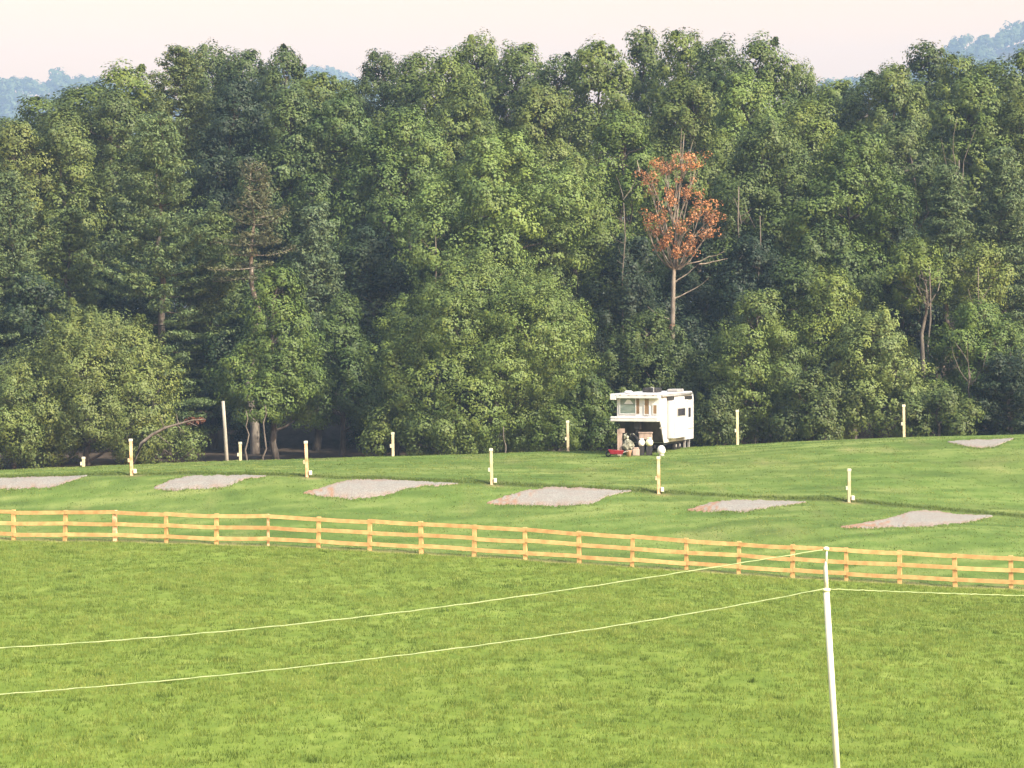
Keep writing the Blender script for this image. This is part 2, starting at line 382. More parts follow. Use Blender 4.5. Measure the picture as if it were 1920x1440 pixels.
# tufts: clusters of blades
def tufts(n, ya, yb, per, spread):
    X, Y = scatter(n, ya, yb); p = .5 * fbm(X / 2.5, Y / 4.0, 70, 4) + .5 * fbm(X / .55, Y / 1.3, 170, 3); keep = rng.uniform(.25, .75, n) < p + .08
    X, Y, p = X[keep], Y[keep], p[keep]
    tv = rng.normal(0, .13, len(X)); th = rng.uniform(.6, 1.5, len(X))
    X = np.repeat(X, per) + rng.normal(0, spread, len(X) * per); Y = np.repeat(Y, per) + rng.normal(0, spread, len(Y) * per)
    return X, Y, np.repeat(p, per), np.repeat(tv, per), np.repeat(th, per)
X, Y, p, tv, th = tufts(75000, 64, 139.5, 9, .10)
pxx = 960 + F * X / Y; ok = Y < fence_Y(pxx) - .75; X, Y, p, tv, th = X[ok], Y[ok], p[ok], tv[ok], th[ok]
blades("grass", X, Y, th * rng.uniform(.06, .13, len(X)), rng.uniform(.015, .035, len(X)), np.clip(.5 + tv + (p - .5) * 1.9 + rng.normal(0, .1, len(X)), 0, 1), 0.,
       "bright green rough pasture grass in front of the board fence")
X, Y, p, tv, th = tufts(26000, 128, 178, 7, .13)
pxx = 960 + F * X / Y; ok = (Y > fence_Y(pxx) + .6) & (Y < crest_Y(pxx) + 2)
pyy = HZ - F * zfun(X, Y) / Y
for top, bot, _ in pads:
    inside = (pxx > top[0][0] + 8) & (pxx < top[-1][0] - 8) & (pyy > np.interp(pxx, *zip(*top)) + 1) & (pyy < np.interp(pxx, *zip(*bot)) - 3)
    ok &= ~inside
X, Y, p, tv, th = X[ok], Y[ok], p[ok], tv[ok], th[ok]
blades("mown_grass", X, Y, th * rng.uniform(.03, .075, len(X)), rng.uniform(.03, .07, len(X)), np.clip(.48 + tv + (p - .5) * 1.9 + rng.normal(0, .1, len(X)), 0, 1), 1.,
       "paler mown grass on the slope behind the board fence")
# grass creeping over the edges of the pads
EX, EY = [], []
for top_, bot_, _ in pads:
    for q_ in range(1100):
        px_ = random.uniform(top_[0][0] + 2, top_[-1][0] - 1); low = random.random() < .72
        py_ = np.interp(px_, *zip(*(bot_ if low else top_))) + random.gauss(.6 if low else 0, 1.3)
        e_ = ground_at(px_, py_) if q_ % 4 == 0 else e_
        EX.append(e_.x + random.gauss(0, .12)); EY.append(e_.y + random.gauss(0, .18))
blades("edge_grass", np.array(EX), np.array(EY), rng.uniform(.04, .12, len(EX)), rng.uniform(.02, .05, len(EX)), np.clip(rng.normal(.35, .2, len(EX)), 0, 1), .8,
       "ragged grass creeping over the edges of the gravel pads")
# scattered darker and paler clumps in the pasture
Xc, Yc_ = scatter(230, 66, 136); k = 46; kind = rng.uniform(0, 1, 230) < .6; sz = rng.uniform(.08, .30, 230)
X = np.repeat(Xc, k) + rng.normal(0, 1, 230 * k) * np.repeat(sz, k); Y = np.repeat(Yc_, k) + rng.normal(0, 1, 230 * k) * np.repeat(sz, k) * 1.5
ok = Y < fence_Y(960 + F * X / Y) - .8; kv = np.repeat(np.where(kind, .02, .95), k)[ok]; X, Y = X[ok], Y[ok]
blades("pasture_weeds", X, Y, rng.uniform(.07, .19, len(X)), rng.uniform(.02, .05, len(X)), np.clip(kv + rng.normal(0, .08, len(X)), 0, 1), 0.,
       "scattered darker and paler weed clumps in the pasture grass")
# long dark grass along the cut bank
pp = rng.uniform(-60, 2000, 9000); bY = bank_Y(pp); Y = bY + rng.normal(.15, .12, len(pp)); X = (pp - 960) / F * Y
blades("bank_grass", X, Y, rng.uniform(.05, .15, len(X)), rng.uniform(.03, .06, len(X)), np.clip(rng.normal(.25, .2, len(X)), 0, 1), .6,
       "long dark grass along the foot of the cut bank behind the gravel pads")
# blades creeping over the fence foot
pp = rng.uniform(-60, 2000, 1500); Y = fence_Y(pp) + rng.normal(0, .4, len(pp)); X = (pp - 960) / F * Y
blades("fence_grass", X, Y, rng.uniform(.04, .14, len(X)), rng.uniform(.02, .05, len(X)), np.clip(rng.normal(.5, .2, len(X)), 0, 1), .4,
       "thin grass growing in the bare soil at the foot of the board fence")

# ------------------------------------------------------------------ board fence
posts = [-166, -70, 26, 122, 216, 312, 406, 503, 597, 693, 790, 889, 985, 1086, 1185, 1287, 1385, 1486, 1587, 1687, 1791, 1896, 2000, 2104]
fr = empty("board_fence", (0, 0, 0), "long honey brown wooden fence with three rails crossing the field", "fence")
random.seed(3)
pp = []
for px in posts:
    Y = float(fence_Y(px)); X = (px - 960) / F * Y * 1.0; X = P(px, 1040, Y).x
    pp.append(Vector((X, Y, z1(X, Y) + random.uniform(-.02, .03))))
for i, p in enumerate(pp):
    wd = .055 if posts[i] == 503 else random.uniform(.085, .10)
    d = (pp[min(i + 1, len(pp) - 1)] - pp[max(i - 1, 0)]); d.z = 0; d.normalize(); ang = math.atan2(d.y, d.x)
    mb = MB().box(-wd, -wd * .8, -.3, wd, wd * .8, 1.465, .012)
    o = mb.build("post", M['stained'] if posts[i] in (216, 503) else M['fence_wood'], fr)
    o.location = p; o.rotation_euler = (random.uniform(-.02, .02), random.uniform(-.026, .026), ang)
    if posts[i] == 216: o["label"] = "reddish stained post"
    if posts[i] == 503: o["label"] = "thin post"
for i in range(len(pp) - 1):
    a, b = pp[i], pp[i + 1]
    for h in (.30, .83, 1.36):
        dz0, dz1 = random.uniform(-.035, .035), random.uniform(-.035, .035)
        p0, p1 = a + Vector((0, -.10, h + dz0)), b + Vector((0, -.10, h + dz1))
        d = (p1 - p0); u = d.normalized(); nrm = Vector((-u.y, u.x, 0)).normalized() * .02; up = Vector((0, 0, .088))
        sag = Vector((0, 0, random.uniform(-.02, .008))); n = 4; v = []
        for k in range(n + 1):
            t = k / n; c = p0 + u * .006 + (d - u * .012) * t + sag * (4 * t * (1 - t)); v += [c - nrm - up, c + nrm - up, c + nrm + up, c - nrm + up]
        f = [(0, 1, 2, 3), (n * 4 + 3, n * 4 + 2, n * 4 + 1, n * 4)]
        for k in range(n):
            for q in range(4): f.append((k * 4 + q, k * 4 + 4 + q, k * 4 + 4 + (q + 1) % 4, k * 4 + (q + 1) % 4))
        MB().add(v, f).build("rail", M['fence_wood'], fr)

# ------------------------------------------------------------------ hook-up posts
def hook_post(px, top, base, Y, label, group, stained=False, row=1, lean=0.0):
    b = P(px, base, Y); zg = z1(b.x, Y); t = P(px, top, Y); H = t.z - zg
    r = empty("hookup_post", (b.x, Y, zg), label, "post", group)
    a = .078
    o = MB().box(-a, -a, -.3, a, a, H - .16, .012).build("post", M['stained'] if stained else M['post_wood'], r)
    o2 = MB().box(-a - .02, -a - .02, H - .16, a + .02, a + .02, H - .02, .01).add([], []).build("cap", M['white_plastic'], r)
    MB().box(-a - .10, -a - .07, H * .36, -a - .004, a - .02, H * .36 + .20, .01).build("outlet_box", M['post_wood'] if stained else M['white_plastic'], r)
    if row == 1:
        k = MB().box(a + .02, -.16, .10, a + .19, .04, .34, .03)
        k.box(a - .03, -.05, .2, a + .03, .03, .28)
        k.build("meter_box", M['white_plastic'] if px != 572 else M['cream'], r)
    r.rotation_euler = (random.uniform(-.01, .01), lean, 0)
    return r
G1, G2 = "hookup posts along the cut bank", "hookup posts along the crest of the slope"
for px, top, base, s, lab, ln in [
        (247, 822, 890, True, "stained post with a white box at its foot beside the leftmost gravel pad", -.03),
        (576, 826, 893, True, "slim post with a yellowish foot box above the third gravel pad's left tip", -.04),
        (922, 840, 907, False, "plain cream post, box at its foot, between two gravel pads below the camper's left", -.02),
        (1235, 855, 925, True, "brown streaked post standing in front of the camper below the round white tank", -.01),
        (1592, 878, 941, False, "short pale post with a box at its foot, alone on the open right slope", .0)]:
    hook_post(px, top, base, float(bank_Y(px)) - .1, lab, G1, s, 1, ln)
for px, top, lab in [(157, 856, "short white post poking above the grass edge at far left"),
                     (451, 828, "cream post just right of the tall grey pole at the woods edge"),
                     (737, 810, "plain cream post on the crest left of the large central tree trunk"),
                     (1065, 788, "tall cream post on the crest just left of the camper"),
                     (1383, 768, "pale post on the crest to the right of the camper"),
                     (1695, 758, "rightmost pale post on the crest in front of the dark bushes")]:
    hook_post(px, top, top + 60, float(crest_Y(px)) + (4 if px < 500 else 1.2), lab, G2, False, 2, -.015)
# tall grey pole
Y = 177.; t, b = P(418, 752, Y), P(427, 866, Y); zg = z1(b.x, Y)
tag(MB().tube([(b.x, Y, zg - .4), ((b.x + t.x) / 2, Y, (zg + t.z) / 2), (t.x, Y, t.z)], [.12, .11, .10], 10).build("pole", M['grey_wood'], None, True),
    "tall leaning grey wooden pole at the edge of the woods", "pole")

# ------------------------------------------------------------------ rope fence in the foreground
Yp = 27.
top, bot = P(1546, 1100, Yp), P(1579, 1600, Yp + .1)
wf = empty("rope_fence", (bot.x, bot.y, z1(bot.x, bot.y)), "white corner pole with thin rope lines in the near right foreground", "fence")
org = wf.location.copy()
def rel(p): return Vector(p) - org
zb = z1(bot.x, bot.y)
d = (top - bot); base = bot + d * ((zb - .3 - bot.z) / d.z)
MB().tube([rel(base), rel(P(1549, 1106, Yp))], [.031, .029], 14).build("pole", M['white_plastic'], wf, True)
sl = [P(x, y, Yp) for x, y in ((1549.5, 1107), (1548.6, 1085), (1547.8, 1072), (1547.6, 1064), (1548.2, 1058), (1548.8, 1052))]
MB().tube([rel(p) for p in sl], [.022, .021, .020, .020, .015, .010], 12).build("sleeve", M['white_plastic'], wf, True)
rt = [P(x, y, Yp) for x, y in ((1549, 1058), (1549.5, 1042), (1550, 1031))]
MB().tube([rel(p) for p in rt], [.012, .011, .010], 8).build("rod", M['white_plastic'], wf, True)
c = rel(P(1549, 1029, Yp)); MB().lathe(tuple(c), [(.012, -.02), (.026, -.012), (.03, 0), (.022, .014), (.008, .02)], 12).build("insulator", M['cream'], wf, True)
for yy_ in (1106,):
    c = rel(P(1549 + (yy_ - 1106) * .06, yy_, Yp)); MB().lathe(tuple(c), [(.028, -.014), (.038, -.01), (.038, .01), (.028, .014)], 14).build('clip', M['cream'], wf, True)
def line(pts, rad=.0062):
    xs = [p[0] for p in pts]; out = []
    n = 90
    for i in range(n + 1):
        x = xs[0] + (xs[-1] - xs[0]) * i / n
        # smooth quadratic-ish interpolation through the given points
        y = sum(q[1] * np.prod([(x - p[0]) / (q[0] - p[0]) for p in pts if p is not q]) for q in pts)
        Y = Yp - 1.2 * (1549 - x) / 1549 * (1 if x < 1549 else 0) + (0 if x < 1549 else (x - 1549) / 371 * .8)
        out.append(rel(P(x, y, Y)) + Vector((0, 0, .002 * math.sin(i * 2.3) + .0015 * math.sin(i * 5.1))))
    return MB().tube(out, rad, 6)
line([(-400, 1232), (0, 1215), (640, 1161), (1280, 1073), (1549, 1030)]).build("upper_rope", M['rope'], wf, True)
line([(-400, 1325), (0, 1302), (640, 1242), (1280, 1153), (1546, 1104)]).build("lower_rope", M['rope'], wf, True)
line([(1548, 1104), (1700, 1110), (1920, 1117), (2250, 1124)], (.005)).build("side_rope", M['rope'], wf, True)

# ------------------------------------------------------------------ camper
TH = R_(18); YC = 171.5
cp = P(1157, 848, YC); gz = z1(cp.x + 1.5, YC); SCL = 1 / (F / YC)      # metres per pixel there
def hz(py): return P(1200, py, YC).z - gz
rv = empty("camper_trailer", (cp.x, YC, gz), "large white fifth wheel camper parked at the edge of the woods", "camper", rz=-TH)
# local axes: x along the nose face to the right, y away along the side, z up
W, L = 2.52, 8.3
zr, zn, zb_ = hz(741), hz(785), hz(831)
prof = [(0, zn), (0, zr), (L - .35, zr), (L - .1, zr - .12), (L, zr - .4), (L, zb_), (1.3, zb_), (.38, zn - .02)]
v = [(0, y, z) for y, z in prof] + [(W, y, z) for y, z in prof]; n = len(prof)
f = [tuple(range(n)), tuple(reversed(range(n, 2 * n)))] + [(i, (i + 1) % n, n + (i + 1) % n, n + i) for i in range(n)]
body = MB().add(v, f).build("body", M['rv_white'], rv)
MB().box(-.38, -.25, zr + .003, W + .04, L - .5, zr + .085, .03).box(-.38, -.25, zr - .28, -.003, 2.0, zr, .03).box(-.003, -.25, zr - .17, W + .04, -.003, zr, .02).build("roof", M['rv_white'], rv)
MB().box(-.36, -.28, zn - .16, W + .03, .36, zn - .003, .04).box(-.36, -.28, zn - .002, -.004, .36, zn + .13, .04).box(-.003, -.28, zn - .002, W + .03, -.004, zn + .10, .03).build("nose_ledge", M['rv_white'], rv)
sx = lambda px: (px - 1157) * SCL / math.cos(TH)
def pane(name, mat, x0, x1, p0, p1, frame=True):
    z0, z1_ = hz(p1), hz(p0)
    w_ = MB().box(x0, -.030, z0, x1, -.008, z1_).build(name, mat, rv)
    if frame:
        b = .05; fm = MB().box(x0 - b, -.045, z0 - b, x1 + b, -.004, z0).box(x0 - b, -.045, z1_, x1 + b, -.004, z1_ + b).box(x0 - b, -.045, z0, x0, -.004, z1_).box(x1, -.045, z0, x1 + b, -.004, z1_)
        fm.build("frame", M['rv_white'], w_)
    return w_
pw = pane("front_window", M['glass_green'], sx(1163), sx(1191), 747, 775); pw["label"] = "wide window with a grey green blind"
vs = [(sx(1170), hz(757)), (sx(1187), hz(757)), (sx(1181), hz(749)), (sx(1176), hz(749))]
MB().add([(x, -.036, z) for x, z in vs] + [(x, -.031, z) for x, z in vs], [(0, 1, 2, 3), (7, 6, 5, 4), (0, 4, 5, 1), (1, 5, 6, 2), (2, 6, 7, 3), (3, 7, 4, 0)]).build("white_shade", M['rv_white'], pw)
MB().box(sx(1192), -.028, hz(775), sx(1198), -.009, hz(746)).build("curtain_window", M['glass_brown'], rv)
pane("tall_window", M['glass_brown'], sx(1208), sx(1216), 746, 776)
pane("small_window", M['glass_brown'], sx(1224), sx(1230), 759, 775)
# side wall (x = W plane): slide-out, vents, windows
def dy(px):   # depth along the side wall that shows at pixel column px
    k = (px - 960) / F; x0, y0 = cp.x + W * math.cos(TH), YC - W * math.sin(TH)
    return (k * y0 - x0) / (math.sin(TH) - k * math.cos(TH))
s0, s1 = dy(1253), dy(1281)
MB().box(W + .003, s0, hz(824), W + .34, s1, hz(753), .03).build("slide_out", M['rv_white'], rv)
MB().box(W + .002, s0 - .26, hz(824), W + .05, s0 - .02, hz(746), .01).build("seam_trim", M['rv_trim'], rv)
MB().box(W + .002, s1 + .02, hz(826), W + .04, s1 + .22, hz(752), .01).build("seam_trim", M['rv_trim'], rv)
wf_ = MB().box(W + .342, s0 + .75, hz(784), W + .352, s1 - .75, hz(767), .003).box(W + .342, s0 + .1, hz(822), W + .35, s0 + .22, hz(755)).box(W + .342, s1 - .22, hz(822), W + .35, s1 - .1, hz(755)).build("window_trim", M['rv_trim'], rv)
MB().box(W + .002, .3, hz(803), W + .008, s0 - .4, hz(801)).build("side_stripe", M['rv_trim'], rv)
MB().box(W + .002, s1 + .3, hz(812), W + .008, L - .1, hz(809)).build("side_stripe", M['rv_trim'], rv)
dr = MB().box(W + .002, .45, hz(788), W + .012, 1.05, hz(749), .004).build("hatch_door", M['rv_white'], rv); MB().box(W + .013, .95, hz(770), W + .04, 1.0, hz(766)).build("handle", M['black'], dr)
for zz in (hz(824), hz(757)): MB().box(W + .342, s0 + .05, zz, W + .352, s1 - .05, zz + .025).build("slide_trim", M['rv_trim'], rv)
for k_ in range(5): MB().box(.25 + k_ * .5, -.27, zr + .01, .33 + k_ * .5, -.253, zr + .05).build("marker_light", M['tan'], rv)
MB().tube([(W + .07, .6, zr - .06), (W + .07, L - .6, zr - .06)], .055, 10).build("awning_tube", M['rv_trim'], rv, True)
for yy in (.02, L - .05): MB().box(W + .001, yy, (zn if yy < 1 else zb_) + .1, W + .012, yy + .05, zr - .1 if yy < 1 else zr - .5).build("corner_trim", M['rv_trim'], rv)
MB().box(W + .002, 4.1, zb_ - .02, W + .02, 6.3, zb_ + .32, .008).build("wheel_arch", M['rv_trim'], rv)
ww = MB().box(W + .354, s0 + .95, hz(782), W + .366, s1 - .9, hz(769), .003).build("side_window", M['glass_dark'], rv)
MB().box(W + .002, s0 - .35, hz(752), W + .06, s0 + 1.2, hz(745), .01).box(W + .002, s1 + .35, hz(754), W + .05, L - .5, hz(747), .01).build("awning_shadow_vent", M['black'], rv)  # black strips: the slide awning's shadow made solid, and a dark vent
MB().box(W + .003, s1 + .45, hz(788), W + .03, s1 + 1.75, hz(770), .005).build("rear_window", M['glass_dark'], rv)
MB().box(.1, 1.5, zb_ - .14, W - .1, L - .1, zb_ - .004).box(.3, .5, zn - .34, W - .3, 1.1, zn - .21).build("chassis", M['black'], rv)
for i, (yy) in enumerate((4.6, 5.5)):
    for xx in (.12, W - .36):
        wl = MB().lathe((xx, yy, .36), [(.20, 0), (.35, .02), (.37, .06), (.37, .18), (.35, .22), (.20, .24)], 24, 'x').build("wheel", M['rubber'], rv, True)
        MB().lathe((xx - .012, yy, .36), [(.06, 0), (.19, .03), (.19, .23), (.06, .262)], 16, 'x').build("rim", M['rv_trim'], wl)
for (xx, yy) in ((.25, 1.7), (W - .25, 1.7), (.25, 7.6), (W - .15, 6.7), (W - .15, 7.7)):
    gzz = -.05
    MB().box(xx - .06, yy - .06, .05, xx + .06, yy + .06, zb_ - .01).box(xx - .14, yy - .14, gzz, xx + .14, yy + .14, .05).build("leg", M['rv_trim'], rv)
q0, q1, z0_, z1__ = .375, 1.29, zn - .17, zb_ + .02
MB().add([(.03, q0 - .02, z0_), (W - .03, q0 - .02, z0_), (W - .03, q1 - .02, z1__), (.03, q1 - .02, z1__), (.03, q0 - .035, z0_), (W - .03, q0 - .035, z0_), (W - .03, q1 - .035, z1__), (.03, q1 - .035, z1__)],
         [(0, 1, 2, 3), (7, 6, 5, 4), (0, 4, 5, 1), (1, 5, 6, 2), (2, 6, 7, 3), (3, 7, 4, 0)]).build("nose_shade_panel", M['nose_shade'], rv)  # dark sheet over the recessed wall, standing in for shade under the nose
MB().box(W * .5 - .2, -.1, zn - .62, W * .5 + .2, .5, zn - .17, .04).box(W * .5 - .1, -.05, zn - .85, W * .5 + .1, .15, zn - .6).build("pin_box", M['black'], rv)
MB().box(.6, 3.4, zr + .09, 1.5, 4.6, zr + .36, .06).build("air_conditioner", M['black'], rv)
MB().box(1.7, 5.0, zr + .09, 2.4, 6.4, zr + .26, .05).build("roof_vent", M['rv_trim'], rv)
MB().box(.3, .4, zr + .09, .75, .8, zr + .26, .08).build("roof_hatch", M['rv_white'], rv)
MB().tube([(1.9, 1.2, zr + .05), (1.9, 1.2, zr + .42), (1.75, 1.2, zr + .46)], .035, 8).build("antenna", M['rv_trim'], rv)
# things under and beside the nose
def at(px, py, Y): q = P(px, py, Y); return (q.x, q.y, z1(q.x, q.y))
def put(o, px, Y, label, cat, group=None, rz=0):
    q = P(px, 845, Y); o.location = (q.x, Y, z1(q.x, Y) - .01); o.rotation_euler = (0, 0, rz); tag(o, label, cat, group); return o
def tank(px, Y, zc, r, mat, label, name="propane_tank"):
    t = empty(name, (0, 0, 0), label, "tank", "propane tanks under the camper nose")
    MB().lathe((0, 0, zc), [(.35 * r, -1.0 * r), (.8 * r, -.72 * r), (r, -.25 * r), (r, .25 * r), (.8 * r, .72 * r), (.35 * r, 1.0 * r)], 20).build("cylinder", mat, t, True)
    MB().torus((0, 0, zc + 1.15 * r), .45 * r, .03, 'z').box(-.03, -.03, zc + r * .9, .03, .03, zc + 1.2 * r).build("collar", mat, t)
    MB().box(-r * .8, -r * .8, 0, r * .8, r * .8, zc - r * .96).build("stand", M['black'], t)
    return put(t, px, Y, label, "tank", "propane tanks under the camper nose")
tank(1203, 170.8, .74, .20, M['white_paint'], "white gas tank under the camper nose, left of its cream twin")
tank(1217.5, 170.7, .76, .22, M['cream'], "pale yellow gas tank under the camper nose, right of the white one")
rt_ = empty("round_tank", (0, 0, 0), "", "tank")
MB().lathe((0, 0, .34), [(.02, -.27), (.13, -.24), (.215, -.14), (.245, 0), (.215, .14), (.13, .24), (.02, .27)], 24, 'z').build("globe", M['white_paint'], rt_, True)
MB().lathe((0, 0, 0), [(.17, 0), (.17, .09), (.12, .12)], 16).build("foot", M['rv_trim'], rt_)
put(rt_, 1240, 170.2, "round white globe shaped tank on the grass below the camper corner", "tank")
rg = empty("red_wheelbarrow", (0, 0, 0), "", "")
MB().add([(-.34, -.22, .16), (.34, -.22, .16), (.34, .22, .16), (-.34, .22, .16), (-.50, -.33, .42), (.42, -.33, .36), (.42, .33, .36), (-.50, .33, .42)],
         [(0, 3, 2, 1), (0, 1, 5, 4), (1, 2, 6, 5), (2, 3, 7, 6), (3, 0, 4, 7), (4, 5, 6, 7)]).build("tray", M['red'], rg)
MB().torus((-.48, 0, .17), .13, .04, 'y').build("wheel", M['rubber'], rg, True)
MB().tube([(-.48, -.1, .17), (.2, -.22, .2), (.75, -.26, .36)], .02).tube([(-.48, .1, .17), (.2, .22, .2), (.75, .26, .36)], .02).tube([(.2, -.2, .2), (.24, -.2, 0)], .02).tube([(.2, .2, .2), (.24, .2, 0)], .02).build("handles", M['grey_wood'], rg)
put(rg, 1156, 170.0, "low red wheelbarrow at the left foot of the camper", "wheelbarrow")
bk = MB().lathe((0, 0, 0), [(.13, 0), (.17, .34), (.19, .37), (.17, .37), (.12, .05)], 18).build("bucket", M['tan'], None, True)
put(bk, 1179, 169.9, "small orange tan bucket between the red wheelbarrow and the camper", "bucket")
bd = MB().box(-.15, -.03, 0, .15, .03, 1.55, .01).box(-.05, -.05, 1.35, .30, -.032, 1.6).build("leaning_board", M['beige'], None)
put(bd, 1162, 171.0, "pinkish beige board standing under the left side of the camper nose", "board")
tp = empty("spare_tyre", (0, 0, 0), "", "")
MB().torus((0, 0, .72), .52, .10, 'y', a0=-2.2, a1=1.4).build("tyre", M['rubber'], tp, True)
cv_ = MB().lathe((-.06, .0, .62), [(.04, -.16), (.20, -.14), (.33, -.04), (.36, .06), (.05, .14)], 14, 'y').lathe((-.22, .02, 1.12), [(.03, -.1), (.13, -.08), (.17, 0), (.05, .1)], 9, 'y').lathe((.16, .02, 1.2), [(.02, -.08), (.10, -.06), (.13, 0), (.04, .08)], 9, 'y')
rq = random.Random(4); cv_.v = [(x + rq.uniform(-.06, .06), y + rq.uniform(-.03, .03), z + rq.uniform(-.06, .06)) for x, y, z in cv_.v]
cv_.build("cover", M['olive'], tp)
MB().box(-.12, .06, 0, .12, .2, .2).build("stand", M['black'], tp)
put(tp, 1180, 170.9, "dark tyre with a mottled pale bundle in it, standing under the camper nose", "tyre")
cr = empty("storage_box", (0, 0, 0), "", "")
MB().box(-.42, -.2, .0, .42, .2, .02).box(-.40, -.19, .92, .40, .19, 1.28, .04).build("bin", M['beige'], cr)
MB().box(-.43, -.22, 1.283, .43, .22, 1.36, .02).build("lid", M['beige'], cr)
MB().box(-.38, -.17, .02, -.33, -.12, .92).box(.33, -.17, .02, .38, -.12, .92).box(-.38, .12, .02, -.33, .17, .92).box(.33, .12, .02, .38, .17, .92).build("legs", M['black'], cr)
put(cr, 1210, 171.15, "beige storage bin raised on thin legs behind the two gas tanks", "box")
b2 = MB().box(-.22, -.15, 0, .22, .15, .40, .04).box(-.16, -.12, .40, .18, .12, .50, .03).build("crate", M['beige'], None)
put(b2, 1192, 170.6, "small pinkish crate on the ground under the middle of the camper nose", "crate")

# ------------------------------------------------------------------ trees
def rhombi(c, nrm, s, asp, rng):
    """one leaf spray per centre: a rhombus facing nrm"""
    n = len(c); t = np.cross(nrm, rng.normal(size=(n, 3))); t /= np.linalg.norm(t, axis=1, keepdims=True) + 1e-9
    b = np.cross(nrm, t); b /= np.linalg.norm(b, axis=1, keepdims=True) + 1e-9
    s = s[:, None]
    return np.stack([c - t * s * .5, c + b * s * asp * .5 + t * s * .08, c + t * s * .5, c - b * s * asp * .5], 1)
def unit(n, rng):
    v = rng.normal(size=(n, 3)); return v / np.linalg.norm(v, axis=1, keepdims=True)
def leaves_mesh(name, cc, cr, per, size, rng, flat=1.0, up=.35, asp=.62, outc=None, vsd=.13, voff=None):
    """clumps cc (n,3), radius cr (n,), per leaves each"""
    n = len(cc); c = np.repeat(cc, per, 0); r = np.repeat(cr, per)
    d = unit(n * per, rng); rad = rng.uniform(.35, 1.0, n * per) ** .6
    p = c + d * (r * rad)[:, None] * np.array([1, 1, flat])
    o = d + np.array([0, 0, up]) + rng.normal(0, .22, (n * per, 3))
    if outc is not None: o = o + 1.0 * np.repeat(outc, per, 0)
    o /= np.linalg.norm(o, axis=1, keepdims=True)
    s = rng.uniform(.65, 1.35, n * per) * size
    V = rhombi(p, o, s, asp, rng).reshape(-1, 3)
    cv = np.repeat(rng.normal(.5, vsd, n) + (voff if voff is not None else 0), per) + rng.normal(0, .11, n * per)
    ch = np.repeat(np.clip(rng.normal(.25, .25, n), 0, 1), per)
    return npmesh(name, V, np.arange(len(V)).reshape(-1, 4), {'v': np.repeat(np.clip(cv, 0, 1), 4), 'h': np.repeat(ch, 4)})
def limb_mesh(mb, p0, p1, r0, r1, rnd, bow=.12, n=5, sides=5):
    p0, p1 = Vector(p0), Vector(p1); L_ = (p1 - p0).length; pts, rr = [], []
    off = Vector((rnd.uniform(-1, 1), rnd.uniform(-1, 1), rnd.uniform(-.8, .2))) * L_ * bow
    for i in range(n + 1):
        t = i / n; w_ = Vector((rnd.uniform(-1, 1), rnd.uniform(-1, 1), rnd.uniform(-1, 1))) * L_ * .02 * (0 < i < n)
        pts.append(p0.lerp(p1, t) + off * 4 * t * (1 - t) + w_); rr.append(r0 + (r1 - r0) * t)
    mb.tube(pts, rr, sides, False); return pts
